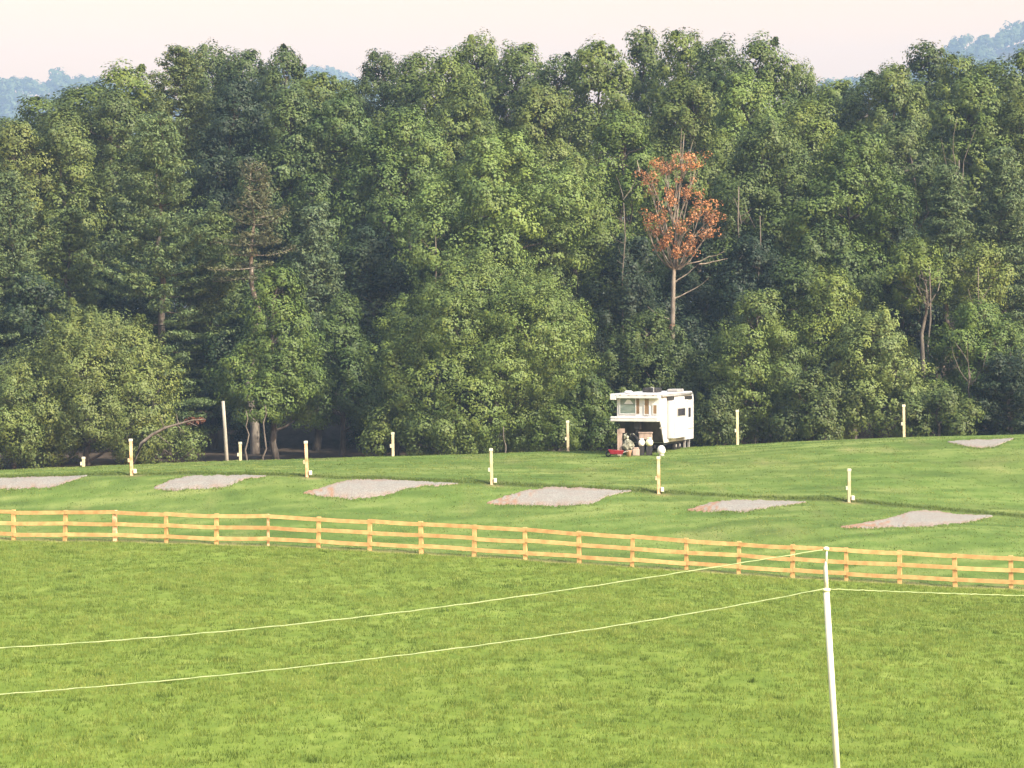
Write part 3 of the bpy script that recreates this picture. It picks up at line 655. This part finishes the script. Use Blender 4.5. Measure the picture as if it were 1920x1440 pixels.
def broadleaf(H, R, zb, seed, shape='oval', dens=1.0, leaf=.27, clump=.62, per=34, lob=1.0, trunk_r=None, down=-.35):
    """crown between zb and H with radius R; returns (trunk mesh builder, crown mesh)"""
    rng = np.random.default_rng(seed); rnd = random.Random(seed)
    Hc = H - zb
    def env(t):
        if shape == 'dome': return np.sqrt(np.clip(1 - (t * .98) ** 2.4, 0, 1)) * (.78 + .22 * np.clip(t * 4, 0, 1))
        if shape == 'cone': return (1 - t) ** .75 * .95 + .08
        if shape == 'fan': return np.clip(.35 + t * 1.1, 0, 1) * np.sqrt(np.clip(1 - t ** 4, 0, 1))
        return np.sin(np.pi * np.clip(t * .86 + .11, 0, 1)) ** .62
    nl = max(7, int(3.2 * Hc / R * 1.6 + R * 1.4) * (1 if lob == 1 else 2))
    nl = int(nl * 1.25)
    ts = (np.arange(nl) + rng.uniform(0, 1, nl)) / nl; ts = np.clip(ts, .02, .97)
    ang = np.arange(nl) * 2.39996 + rng.normal(0, .4, nl) + seed
    lr = R * lob * rng.uniform(.28, .50, nl) * (1 - .25 * ts)
    er = np.maximum(env(ts) * R - lr * .85, 0) * rng.uniform(.75, 1.12, nl)
    lc = np.stack([np.cos(ang) * er, np.sin(ang) * er, zb + ts * Hc - lr * (ts > .7) * .7 + lr * .6 * (ts < .2)], 1)
    lc = np.vstack([lc, [[R * .05 * rng.normal(), R * .05 * rng.normal(), H - R * .26]]]); lr = np.append(lr, R * .26); ts = np.append(ts, 1)
    CC, CR, OUT, VO = [], [], [], []
    for c, r in zip(lc, lr):
        n = int(dens * 4 * math.pi * r * r / (clump * clump * 1.9)) + 4
        d = unit(n, rng); d = d[d[:, 2] > down - .2 * rng.uniform(0, 1, len(d))]
        bump = 1 + .18 * np.sin(d[:, 0] * 7 + seed) * np.cos(d[:, 1] * 6 + d[:, 2] * 5)
        p = c + d * (r * rng.uniform(.72, 1.10, len(d)) * bump)[:, None] * np.array([1, 1, 1.15])
        dist = np.linalg.norm((p[:, None] - lc[None]) / (lr[None, :, None] * np.array([1, 1, 1.15])), axis=2)
        keep = (dist.min(1) > .66) & (rng.uniform(0, 1, len(d)) < .94)
        CC.append(p[keep]); OUT.append(d[keep]); VO.append(np.full(int(keep.sum()), rng.normal(0, .13)))
    CC, OUT, VO = np.vstack(CC), np.vstack(OUT), np.hstack(VO)
    # sprays that stick out of the outline
    k = rng.integers(0, len(CC), max(4, len(CC) // 14)); k = k[OUT[k][:, 2] > -.1]; ax = OUT[k] * np.array([.55, .55, .4]) + np.array([0, 0, .75])
    CR = rng.uniform(.6, 1.25, len(CC)) * clump; base = CC[k]; oo = OUT[k]; sc = rng.uniform(.7, 1.25, (len(k), 1)) * clump
    for a_, b_ in ((.45, .50), (.75, .30)):      # pointed sprays, each a short tapering chain
        CC = np.vstack([CC, base + ax * sc * a_]); OUT = np.vstack([OUT, oo]); CR = np.append(CR, sc[:, 0] * b_); VO = np.append(VO, VO[k])
    crown = leaves_mesh("crown", CC, CR, per, leaf, rng, .9, .35, .62, OUT, voff=VO)
    mb = MB(); tr = trunk_r or (.10 + .012 * H)
    top = Vector((rnd.uniform(-.1, .1) * R, rnd.uniform(-.1, .1) * R, H * .9))
    tp_ = limb_mesh(mb, (0, 0, -.3), top, tr, .05, rnd, .02, 8, 7)
    for c, r, t in zip(lc, lr, ts):
        zz = max(min(c[2] - rnd.uniform(.25, .6) * max(1.0, math.hypot(c[0], c[1])), H * .85), min(zb * .6, 1.2))
        k = min(7, max(0, int(zz / (H * .9) * 8))); a = tp_[k].lerp(tp_[k + 1], .5)
        pts = limb_mesh(mb, a, c, tr * .42 * (1 - .6 * zz / H) + .02, .03, rnd, .1, 4, 5)
        for q in range(3):
            e = Vector(c) + Vector(unit(1, rng)[0]) * r * .95; limb_mesh(mb, pts[2 + q % 3], e, .03, .012, rnd, .1, 3, 4)
    return mb, crown
def pine(H, R, zb, seed, sparse=1.0, leaf=.24, clump=.62, per=40, gap=.85):
    rng = np.random.default_rng(seed); rnd = random.Random(seed); mb = MB()
    tr = .12 + .012 * H; limb_mesh(mb, (0, 0, -.3), (rnd.uniform(-.3, .3), 0, H), tr, .03, rnd, .01, 10, 7)
    CC, CR = [], []
    z = zb
    while z < H - .2:
        t = (z - zb) / (H - zb); nb = rnd.randint(4, 6); a0 = rnd.uniform(0, 6.28)
        for b in range(nb):
            if rnd.random() > .93 * sparse: continue
            a = a0 + b * 6.283 / nb + rnd.uniform(-.3, .3)
            Lb = (R * (1 - t) ** .65 * rnd.uniform(.6, 1.12)) * (.75 + .5 * (math.sin(a * 2 + seed + z * .35) * .5 + .5)) + .35
            rise = Lb * (.10 + .55 * t + rnd.uniform(-.1, .14)); d = Vector((math.cos(a), math.sin(a), 0)); p0 = Vector((0, 0, z))
            pts = []
            for i in range(6):
                s = i / 5; pts.append(p0 + d * Lb * s + Vector((0, 0, rise * s * s - .12 * Lb * s * (1 - t))))
            mb.tube(pts, [.05, .045, .04, .03, .02, .01], 4, False)
            m = max(3, int(Lb * 4.2))
            for k in range(m):
                s = .28 + .74 * (k + rnd.random()) / m
                if s > 1.03: s = 1.0
                i = min(4, int(s * 5)); q = pts[i].lerp(pts[i + 1], s * 5 - i)
                side = Vector((-d.y, d.x, 0)) * rnd.uniform(-1, 1) * (.16 + .30 * Lb * s * (1 - s * .55))
                CC.append(tuple(q + side + Vector((0, 0, rnd.uniform(0, .22))))); CR.append(clump * rnd.uniform(.6, 1.25))
        z += gap * rnd.uniform(.7, 1.3) * (1 - .35 * t)
    CC.append((0, 0, H)); CR.append(.35)
    crown = leaves_mesh("crown", np.array(CC), np.array(CR), per, leaf, rng, .45, .75, .42)
    return mb, crown

LIGHT, OLIVE, MID, DEEP, DARK_SHADE, PINE_, BLUE = (.108, .152, .038), (.100, .136, .042), (.082, .122, .032), (.062, .096, .030), (.024, .043, .021), (.088, .128, .046), (.078, .112, .052)  # the darkest green has the shade of gaps between crowns put into it
def place(o_trunk, o_crown, root): pass
def tree(kind, px, top, Y, wpx, cb, col, label, seed, group=None, bark='bark', name=None, cat='tree', mesh=None, **kw):
    """top, cb: pixel rows of crown top and crown bottom"""
    q = P(px, top, Y); zg = z1(q.x, Y); s = F / Y
    H = q.z - zg; R = wpx / 2 / s; zb = max(.15, P(px, cb, Y).z - zg)
    if mesh is None:
        mesh = pine(H, R, zb, seed, **kw) if kind == 'pine' else broadleaf(H, R, zb, seed, kind, **kw)
    nm = name or ('pine_tree' if kind == 'pine' else 'broadleaf_tree')
    root = empty(nm, (q.x, Y, zg), label, cat, group, rz=random.uniform(-.4, .4))
    mb, crown = mesh
    mb.build("trunk", M[bark], root, True)
    c = link("crown", crown, M['needle' if kind == 'pine' else 'leaf'], root)
    j = random.uniform(.9, 1.12)
    c.color = (col[0] * j * random.uniform(.93, 1.08), col[1] * j, col[2] * j * random.uniform(.85, 1.15), 1)
    return root, H
random.seed(11)
FR = dict(leaf=.17, clump=.62, per=84)
# -- the front edge of the woods
front = [
 ('dome', 165, 598, 187, 380, 850, (.100, .144, .044), "wide domed olive green bush tree at the left edge of the woods", dict(FR, per=80, leaf=.15, dens=1.2, down=-.8), 'bush_tree'),
 ('dome', 25, 690, 184, 210, 870, OLIVE, "low olive bush at the bottom left corner of the woods", dict(FR, per=70, leaf=.15, down=-.9), 'bush'),
 ('cone', 520, 505, 191, 250, 800, MID, "mid green pointed tree on two thin bare trunks right of the grey pole", dict(FR, down=-.6), 'broadleaf_tree'),
 ('oval', 915, 488, 187, 440, 838, (.090, .138, .044), "large rounded yellow green tree at the centre left of the camper", dict(leaf=.15, clump=.58, per=80, dens=1.3, down=-.9), 'broadleaf_tree'),
 ('cone', 745, 668, 185, 130, 845, MID, "small leafy shrub at the left foot of the large central tree", dict(FR, down=-.9), 'bush'),
 ('dome', 1045, 770, 181, 110, 845, MID, "low green bush behind the crest post left of the camper", dict(FR, down=-.9), 'bush'),
 ('dome', 830, 770, 182, 160, 850, OLIVE, "low olive scrub under the large central tree", dict(FR, down=-.9), 'bush'),
 ('oval', 1425, 550, 190, 200, 830, MID, "bushy mid green tree just right of the camper", dict(FR, down=-.8), 'broadleaf_tree'),
 ('cone', 1558, 508, 194, 190, 700, LIGHT, "bright green tree with a pointed top right of the camper", dict(FR, down=-.6), 'broadleaf_tree'),
 ('dome', 1640, 590, 188, 250, 820, (.096, .140, .042), "broad light green bush tree behind the rightmost crest post", dict(FR, down=-.8), 'bush_tree'),
 ('fan', 1722, 455, 197, 150, 590, LIGHT, "pale green open tree on a light trunk, left of its twin at right", dict(FR, dens=.8), 'broadleaf_tree'),
 ('fan', 1842, 462, 198, 150, 600, LIGHT, "pale green open tree with thin light limbs near the right edge", dict(FR, dens=.8), 'broadleaf_tree'),
 ('dome', 1835, 570, 191, 240, 815, MID, "dense green bush tree with bare forked limbs near the right edge", dict(FR, down=-.7), 'bush_tree'),
 ('dome', 1520, 700, 186, 150, 835, DEEP, "low dark green bush between the camper and the rightmost crest post", dict(FR, down=-.9), 'bush'),
 ('dome', 1760, 730, 184, 150, 825, DEEP, "low dark bush right of the rightmost crest post", dict(FR, down=-.9), 'bush'),
 ('dome', 1345, 740, 186, 110, 840, DEEP, "low dark bush at the right rear of the camper", dict(FR, down=-.9), 'bush'),
 ('dome', 1105, 700, 187, 130, 845, DEEP, "dark green bush behind the left end of the camper", dict(FR, down=-.9), 'bush'),
 ('oval', 1215, 590, 195, 220, 800, DEEP, "dark green tree rising directly behind the camper roof", dict(FR, down=-.8), 'broadleaf_tree'),
 ('dome', 320, 790, 188, 130, 868, OLIVE, "brownish scrub right of the domed olive bush tree", dict(FR, down=-.9, per=44, dens=.7), 'bush'),
 ('cone', 640, 560, 198, 170, 800, DEEP, "dark narrow tree between the two trunk tree and the central tree", dict(FR, down=-.8), 'broadleaf_tree'),
]
for k, (kind, px, top, Y, wd, cb, col, lab, kw, nm) in enumerate(front):
    tree(kind, px, top, Y, wd, cb, col, lab, 100 + k, bark='mid_bark' if kind == 'fan' else 'bark', name=nm, cat='bush' if nm.startswith('bush') else 'tree', **kw)
# -- pines
for k, (px, top, Y, wd, cb, col, lab, kw) in enumerate([
 (295, 215, 204, 340, 780, PINE_, "tall layered pine rising behind the domed olive bush tree", dict(gap=.95)),
 (335, 88, 232, 250, 560, PINE_, "high dark pine whose spiky top stands on the left skyline", {}),
 (15, 330, 206, 190, 700, BLUE, "pine cut off by the left edge of the picture", {}),
 (130, 400, 209, 210, 760, PINE_, "dark pine between the left edge and the tall layered pine", {}),
 (478, 305, 201, 140, 520, (.082, .088, .046), "half dead brownish pine with a bare pale trunk, left of centre", dict(sparse=.85, per=16)),
 (1895, 672, 186, 220, 812, DARK_SHADE, "dark drooping hemlock with flat sprays in the lower right corner", dict(gap=.5)),
 (1778, 318, 203, 120, 560, BLUE, "small grey green conifer with a pointed top on the right", dict(gap=.55)),
 (1882, 285, 207, 170, 640, BLUE, "grey green conifer beside the right edge of the picture", dict(gap=.6)),
 (590, 390, 206, 150, 760, BLUE, "blue green conifer right of the half dead pine", dict(gap=.6)),
 (400, 400, 207, 200, 800, PINE_, "dark pine right behind the tall layered pine", {})]):
    tree('pine', px, top, Y, wd, cb, col, lab, 300 + k, bark='pale_bark' if k == 4 else 'bark', **kw)
# -- middle of the woods
MD = dict(leaf=.21, clump=.76, per=84)
mid = [
 ('oval', 935, 255, 205, 320, 520, (.108, .158, .040), "bright green tree with big leaf lobes above the large central tree"),
 ('oval', 1080, 300, 211, 190, 640, MID, "green tree left of the orange dead tree, above the camper's left end"),
 ('oval', 1165, 215, 216, 200, 600, MID, "tall green tree directly left of the orange leaved tree"),
 ('oval', 1440, 235, 212, 270, 640, DEEP, "broad green tree with pale bare trunks right of the orange leaved tree"),
 ('oval', 1600, 250, 209, 260, 560, MID, "large round green crown above the pointed bright green tree"),
 ('oval', 1545, 430, 203, 210, 640, DEEP, "shaded green tree between the camper and the two pale open trees"),
 ('oval', 1410, 440, 204, 170, 700, DARK_SHADE, "dark green tree right above the bushy tree beside the camper"),
 ('oval', 690, 430, 209, 210, 800, DARK_SHADE, "dark shaded tree left of the large central tree"),
 ('oval', 760, 210, 222, 240, 560, (.104, .154, .038), "sunlit green tree left of the bright lobed tree"),
 ('oval', 640, 190, 224, 220, 600, DEEP, "deep green tall tree above the blue green conifer"),
 ('oval', 540, 170, 226, 210, 620, DEEP, "deep green tall tree right of the spiky skyline pine"),
 ('oval', 450, 150, 229, 200, 560, DARK_SHADE, "dark tall tree just above the half dead pine"),
 ('oval', 215, 180, 227, 200, 560, DEEP, "deep green tree behind the tall layered pine's left side"),
 ('oval', 120, 215, 224, 190, 560, MID, "green tree below the blue hill at left"),
 ('oval', 25, 235, 222, 190, 540, OLIVE, "olive green tree at the left edge under the blue hill"),
 ('oval', 870, 165, 230, 230, 560, MID, "green tree in the second row above the bright lobed tree"),
 ('oval', 1010, 165, 228, 230, 560, MID, "green tree in the second row above and right of the bright lobed tree"),
 ('oval', 1290, 150, 226, 230, 620, MID, "tall green tree standing right behind the orange leaved tree"),
 ('oval', 1400, 150, 231, 230, 520, (.100, .146, .036), "sunlit green tree in the second row right of the orange leaved tree"),
 ('oval', 1525, 190, 227, 220, 560, (.096, .138, .034), "sunlit green tree in the second row under the dip in the skyline"),
 ('oval', 1690, 230, 222, 220, 620, DEEP, "deep green tree left of the small grey green conifer"),
 ('oval', 1820, 150, 224, 230, 560, (.100, .146, .036), "bright green tall tree with pale slanting trunks at upper right"),
 ('oval', 1925, 170, 222, 200, 560, MID, "green tall tree at the right edge below the blue hill"),
 ('oval', 860, 420, 206, 190, 700, DEEP, "deep green tree left behind the large central tree"),
 ('oval', 1010, 450, 207, 190, 760, DEEP, "deep green tree right behind the large central tree"),
 ('oval', 1330, 400, 211, 170, 780, DARK_SHADE, "dark tree right behind the trunk of the orange leaved tree"),
 ('oval', 1180, 450, 208, 190, 760, DARK_SHADE, "dark tree above the camper's nose"),
 ('oval', 1680, 420, 210, 190, 700, DARK_SHADE, "dark tree behind the left one of the two pale open trees"),
 ('oval', 60, 520, 205, 200, 760, DARK_SHADE, "dark tree above the low bush in the left corner"),
 ('oval', 230, 470, 212, 200, 760, DARK_SHADE, "dark tree filling the gap left of the tall layered pine's trunk"),
 ('oval', 480, 560, 204, 180, 820, DARK_SHADE, "dark tree behind the tall grey pole"),
 ('oval', 770, 560, 203, 180, 830, DARK_SHADE, "dark low tree left behind the large central tree's foot"),
  ('oval', 350, 420, 221, 190, 700, DARK_SHADE, "dark tree showing through the gap in the tall layered pine"),
 ('oval', 1950, 430, 212, 200, 760, DARK_SHADE, "dark tree just beyond the right edge conifer"),
 ('oval', 1290, 600, 203, 170, 830, DARK_SHADE, "dark low tree behind the right end of the camper"),
]
for k, (kind, px, top, Y, wd, cb, col, lab) in enumerate(mid):
    tree(kind, px, top, Y, wd * 1.08, cb + 70, col, lab, 500 + k, **MD)
# -- skyline trees: a few crown shapes, copied
tops = [(-90, 215, 180), (15, 213, 170), (92, 178, 160), (165, 152, 160), (232, 118, 150), (385, 80, 120), (452, 88, 120), (528, 80, 110), (598, 128, 120), (655, 140, 120), (713, 92, 110),
        (788, 92, 120), (838, 96, 110), (893, 62, 120), (972, 76, 120), (1045, 96, 120), (1118, 68, 120), (1208, 42, 120), (1285, 52, 120), (1350, 66, 110), (1425, 66, 130), (1502, 116, 80),
        (1562, 146, 120), (1625, 130, 120), (1672, 112, 100), (1742, 68, 140), (1802, 98, 120), (1862, 106, 120), (1925, 86, 130), (2010, 80, 160)]
words = ["just outside the left edge", "at the left edge, below the blue hill's foot", "at the foot of the left blue hill", "where the blue left hill meets the woods",
         "at the left shoulder of the skyline", "on the skyline right of the spiky pine", "spiky topped, on the skyline above the half dead pine", "with a notched top, beside the small hill gap",
         "right in front of the small distant hill gap", "under the right end of the small hill gap", "with a small pointed top right of the hill gap", "low, on the skyline left of centre",
         "small and thin topped, on the skyline left of centre", "taller than its neighbours, just left of the skyline's centre", "round topped, at the skyline's centre", "on the skyline right of centre, in a shallow dip",
         "left neighbour of the highest crown", "forming the highest point of the skyline", "right neighbour of the highest crown", "two crowns right of the highest one",
         "the last tall crown before the skyline drops", "narrow, alone on the dropping skyline", "at the bottom of the skyline dip", "right of the skyline dip's bottom",
         "on the rising skyline left of the tall right crown", "forming the tall peak left of the right blue hill", "below the left end of the right blue hill", "in front of the right blue hill",
         "at the right edge below the blue hill", "just outside the right edge"]
variants = {}
for i, (px, top, wd) in enumerate(tops):
    Y = 246 + (i * 7 % 4) * 5
    q = P(px, top, Y); zg = z1(q.x, Y); H = q.z - zg; v_ = i % 8
    if v_ not in variants:
        variants[v_] = (broadleaf(24., 4.6 + (v_ % 3) * .5, 4.5, 900 + v_, ('oval', 'cone', 'dome', 'oval')[v_ % 4], leaf=.23, clump=.76, per=72, lob=1.0, down=-.3), [])
    (mb, crown), built = variants[v_]
    root = empty("broadleaf_tree", (q.x, Y, zg), "green tree " + words[i], "tree", "skyline trees at the top of the woods", rz=random.uniform(-.5, .5))
    s = H / 24.6; sx_ = wd * .92 * Y / F / (4.6 + (v_ % 3) * .5); root.scale = (sx_, sx_, s)
    if not built:
        t = mb.build("trunk", M['bark'], root, True); c = link("crown", crown, M['leaf'], root); built += [t, c]
    else:
        t = built[0].copy(); c = built[1].copy()
        for o in (t, c): COL.objects.link(o); o.parent = root
    cc = random.choice([MID, DEEP, (.096, .138, .034), DEEP]); j = random.uniform(.9, 1.1); c.color = (cc[0] * j, cc[1] * j, cc[2], 1)

# -- the tree with dead orange leaves
Yd = 200.; q = P(1266, 620, Yd); zg = z1(q.x, Yd)
dt = empty("dead_leaved_tree", (q.x, Yd, zg), "slim pale trunked tree with dead rusty orange leaves behind the camper", "tree")
rnd = random.Random(5); rng = np.random.default_rng(5); mb = MB()
def dp(px, py, dY=0): r = P(px, py, Yd + dY); return Vector((r.x - q.x, dY, r.z - zg))
mb.tube([dp(1266, 840) * Vector((1, 1, 0)), dp(1261, 620), dp(1263, 520), dp(1266, 470), dp(1270, 400), dp(1277, 330), dp(1283, 250)], [.19, .16, .14, .11, .07, .04, .02], 8)
tips = [(1205, 320, -1), (1210, 345, 1.2), (1235, 300, 0), (1245, 310, 1.5), (1275, 300, -1), (1300, 305, 1), (1310, 295, -.5), (1325, 370, 0), (1345, 395, .8), (1335, 430, -1.2), (1210, 410, -.8),
        (1235, 400, -1.6), (1225, 430, .8), (1255, 440, -1.6), (1285, 430, -1.8), (1305, 450, -1), (1255, 365, -1.4), (1290, 350, -1.3), (1310, 400, -1.5), (1265, 470, -1.2), (1290, 470, -.9), (1240, 455, -1.2), (1345, 405, 1.)]
CC, CR = [], []
for (tx, ty, dy_) in tips:
    tx = 1274 + (tx - 1274) * .90
    t0 = dp(1266 + (tx - 1266) * .12, min(ty + 110 + abs(tx - 1266) * .5, 505)); t1 = dp(tx, ty, dy_)
    pts = limb_mesh(mb, t0, t1, .07, .015, rnd, .12, 5, 5)
    for k in range(4):
        e = t1 + Vector((rnd.uniform(-1, 1), rnd.uniform(-.7, .7), rnd.uniform(-.5, .9))) * .62; limb_mesh(mb, pts[3 + k % 3], e, .025, .008, rnd, .1, 3, 4)
        CC.append(tuple(e)); CR.append(rnd.uniform(.30, .60))
        CC.append(tuple(pts[4].lerp(e, .5))); CR.append(rnd.uniform(.3, .5))
for (tx, ty, ex, ey) in [(1266, 500, 1360, 470), (1264, 530, 1310, 495), (1263, 560, 1330, 520), (1310, 495, 1365, 485), (1262, 600, 1215, 575), (1280, 330, 1278, 240), (1275, 350, 1300, 262), (1200, 325, 1195, 300)]:
    limb_mesh(mb, dp(tx, ty), dp(ex, ey, rnd.uniform(-.5, .5)), .06, .012, rnd, .1, 5, 5)
mb.build("trunk", M['pale_bark'], dt, True)
CC.append(tuple(dp(1262, 615, -.2))); CR.append(.4)
c = link("crown", leaves_mesh("crown", np.array(CC), np.array(CR), 30, .15, rng, .8, .3, .6, vsd=.2), M['leaf'], dt); c.color = (.33, .16, .078, 1)

# -- bare snags and pale trunks seen inside the woods
def snag(px, top, base, Y, label, r=.13, forks=()):
    b = P(px, base, Y); zg = z1(b.x, Y); rnd = random.Random(px); mb = MB(); t = P(px + rnd.uniform(-6, 6), top, Y)
    loc = Vector((b.x, Y, zg)); tt = t - loc; mb.tube([Vector((0, 0, -.2))] + [tt * (i / 7) + Vector((rnd.uniform(-.14, .14), rnd.uniform(-.1, .1), 0)) for i in range(1, 7)] + [tt], [r * (1 - .085 * i) for i in range(8)], 7)
    for i in range(6 if r > .075 else 0): a_ = tt * rnd.uniform(.45, .98); limb_mesh(mb, a_, a_ + Vector((rnd.choice((-1, 1)) * rnd.uniform(.3, 1.1), rnd.uniform(-.5, .2), rnd.uniform(.2, .8))), r * .3, .01, rnd, .12, 4, 4)
    for (ax, ay, bx, by) in forks:
        limb_mesh(mb, P(ax, ay, Y) - loc, P(bx, by, Y + rnd.uniform(-.6, .6)) - loc, r * .5, .015, rnd, .08, 5, 5)
    o = mb.build("bare_trunk", M['mid_bark'], None, True); o.location = loc; tag(o, label, "tree trunk", "bare trunks in the woods")
snag(465, 770, 862, 183, "left one of two thin trunks right of the grey pole", .07)
snag(495, 760, 858, 183, "right one of two thin trunks right of the grey pole", .07)
snag(1820, 690, 830, 187, "pale forked trunk in the bushes near the right edge", .09, [(1820, 720, 1785, 650), (1820, 715, 1815, 640), (1820, 722, 1850, 660), (1815, 680, 1790, 640)])
snag(1740, 500, 640, 194.5, "light trunk of the left pale open tree", .11, [(1740, 580, 1712, 520), (1740, 570, 1735, 505), (1740, 575, 1765, 520), (1738, 560, 1722, 500)])
snag(1838, 500, 620, 195.5, "thin light trunk of the right pale open tree", .07, [(1838, 590, 1815, 540), (1838, 570, 1860, 530)])
snag(1390, 350, 560, 205.5, "pale tall trunk right of the orange leaved tree", .10, [(1390, 420, 1375, 370)])
snag(1420, 405, 560, 203.5, "second pale trunk right of the orange leaved tree", .08)
snag(820, 440, 560, 201, "thin grey trunk left above the large central tree", .08, [(820, 500, 880, 455), (820, 490, 790, 450), (822, 520, 865, 480)])
snag(1800, 300, 480, 209, "slanting pale trunk at upper right", .12, [(1800, 400, 1765, 260), (1800, 380, 1795, 220), (1805, 380, 1830, 240)])
snag(1168, 380, 520, 206, "forked grey trunk left of the orange leaved tree", .08, [(1168, 370, 1155, 330), (1168, 375, 1195, 315)])
snag(945, 800, 850, 180, "short broken grey stub under the large central tree", .06)
# the leaning bare limb at left
Yl = 182.; b = P(245, 850, Yl); loc = Vector((b.x, Yl, z1(b.x, Yl))); mb = MB(); rnd = random.Random(2)
mb.tube([Vector((0, 0, -.2))] + [P(x, y, Yl) - loc for x, y in ((265, 832), (285, 815), (310, 802), (335, 795), (360, 788), (385, 786))], [.13, .12, .10, .085, .07, .05, .02], 7)
for (ax, ay, bx, by) in [(290, 812, 318, 832), (310, 803, 300, 780), (330, 797, 345, 812), (335, 795, 330, 775), (350, 790, 372, 800)]:
    limb_mesh(mb, P(ax, ay, Yl) - loc, P(bx, by, Yl) - loc, .04, .012, rnd, .1, 4, 5)
o = mb.build("leaning_limb", M['mid_bark'], None, True); o.location = loc; tag(o, "bare leaning grey limb reaching right from the domed olive bush tree", "branch")
rb = P(366, 790, 183.); cc = np.array([[x, y, z] for x, y, z in [(rnd.uniform(-.5, .5), rnd.uniform(-.4, .4), rnd.uniform(-.12, .18)) for _ in range(22)]])
o = link("withered_branch", leaves_mesh("withered_branch", cc, np.full(22, .28), 22, .18, np.random.default_rng(3), .5, .6, .6), M['leaf']); o.location = rb; o.color = (.10, .045, .03, 1)
tag(o, "dark red withered leaves hanging left of the grey pole", "branch")

# ------------------------------------------------------------------ far wooded hills
def hill(pts, Y, depth, seed):
    """a ridge whose skyline follows pts (pixel x, pixel y) at distance Y; its wood is a stuff object"""
    rng = np.random.default_rng(seed); xs = [p[0] for p in pts]; n = 120; m = 24; V = []
    for j in range(m + 1):
        s = j / m
        for i in range(n + 1):
            px = xs[0] + (xs[-1] - xs[0]) * i / n; py = np.interp(px, xs, [p[1] for p in pts]); top = P(px, py, Y); zt = top.z - 30
            prof = math.sin(min(1, s / .6) * math.pi / 2) if s < .6 else math.cos((s - .6) / .4 * math.pi / 2)
            V.append((top.x, Y - depth * .6 + depth * s, -16 + (zt + 16) * prof))
    idx = np.arange((n + 1) * (m + 1)).reshape(m + 1, n + 1)
    f = np.stack([idx[:-1, :-1], idx[:-1, 1:], idx[1:, 1:], idx[1:, :-1]], -1).reshape(-1, 4)
    V = np.array(V); h = link("hill", npmesh("hill", V, f, {'wood': np.ones(len(V))}, True), M['turf']); tag(h, kind="structure")
    # crowns over the slope facing us and the ridge
    area_n = int(abs(V[:, 0].max() - V[:, 0].min()) / 13) * 17
    CC, CR, O = [], [], []
    for _ in range(area_n):
        fi, fj = rng.uniform(0, n - .001), rng.uniform(m * .12, m * .66); i, j = int(fi), int(fj)
        a = V[j * (n + 1) + i]; b = V[(j + 1) * (n + 1) + i + 1]; c = a + (b - a) * np.array([fi - i, fj - j, fj - j])
        r = rng.uniform(6, 12); hh = rng.uniform(7, 17); k = 11
        d = unit(k, rng); d[:, 2] = np.abs(d[:, 2]) * 1.1 - .15
        CC.append(c + np.array([0, 0, hh]) + d * r * .75); CR.append(np.full(k, r * .42)); O.append(d)
    CC, CR, O = np.vstack(CC), np.hstack(CR), np.vstack(O)
    o = link("hill_wood", leaves_mesh("hill_wood", CC, CR, 14, 3.6, rng, .9, .3, .7, O), M['leaf']); o.color = (.060, .095, .03, 1)
    return o
tag(hill([(-700, 60), (-300, 110), (-60, 150), (0, 146), (40, 128), (90, 136), (120, 121), (155, 125), (180, 132), (260, 150), (400, 190), (520, 230)], 3300, 900, 1),
    "hazy blue wooded hill beyond the woods at far left", "woods", kind="stuff")
tag(hill([(380, 200), (500, 120), (560, 112), (600, 110), (640, 122), (690, 140), (780, 210)], 3700, 700, 2),
    "pale distant wooded ridge in the gap left of centre", "woods", kind="stuff")
tag(hill([(1440, 210), (1540, 142), (1600, 130), (1680, 134), (1740, 110), (1790, 60), (1820, 50), (1860, 46), (1895, 34), (1960, 12), (2200, -60), (2500, -90)], 3100, 900, 3),
    "hazy blue wooded hill beyond the woods at upper right", "woods", kind="stuff")

# ------------------------------------------------------------------ haze
hb = MB().box(-1450, -140, -20, 1450, 4500, 420).build("haze", None)
hm = bpy.data.materials.new("haze"); hm.use_nodes = True; t = hm.node_tree; t.nodes.clear()
vo = t.nodes.new("ShaderNodeVolumePrincipled"); vo.inputs['Color'].default_value = (.38, .58, .88, 1); vo.inputs['Density'].default_value = .00025; vo.inputs['Anisotropy'].default_value = .0
oo = t.nodes.new("ShaderNodeOutputMaterial"); t.links.new(vo.outputs[0], oo.inputs['Volume']); hb.data.materials.append(hm)
tag(hb, "thin blue summer haze filling the valley air", "haze", kind="stuff")
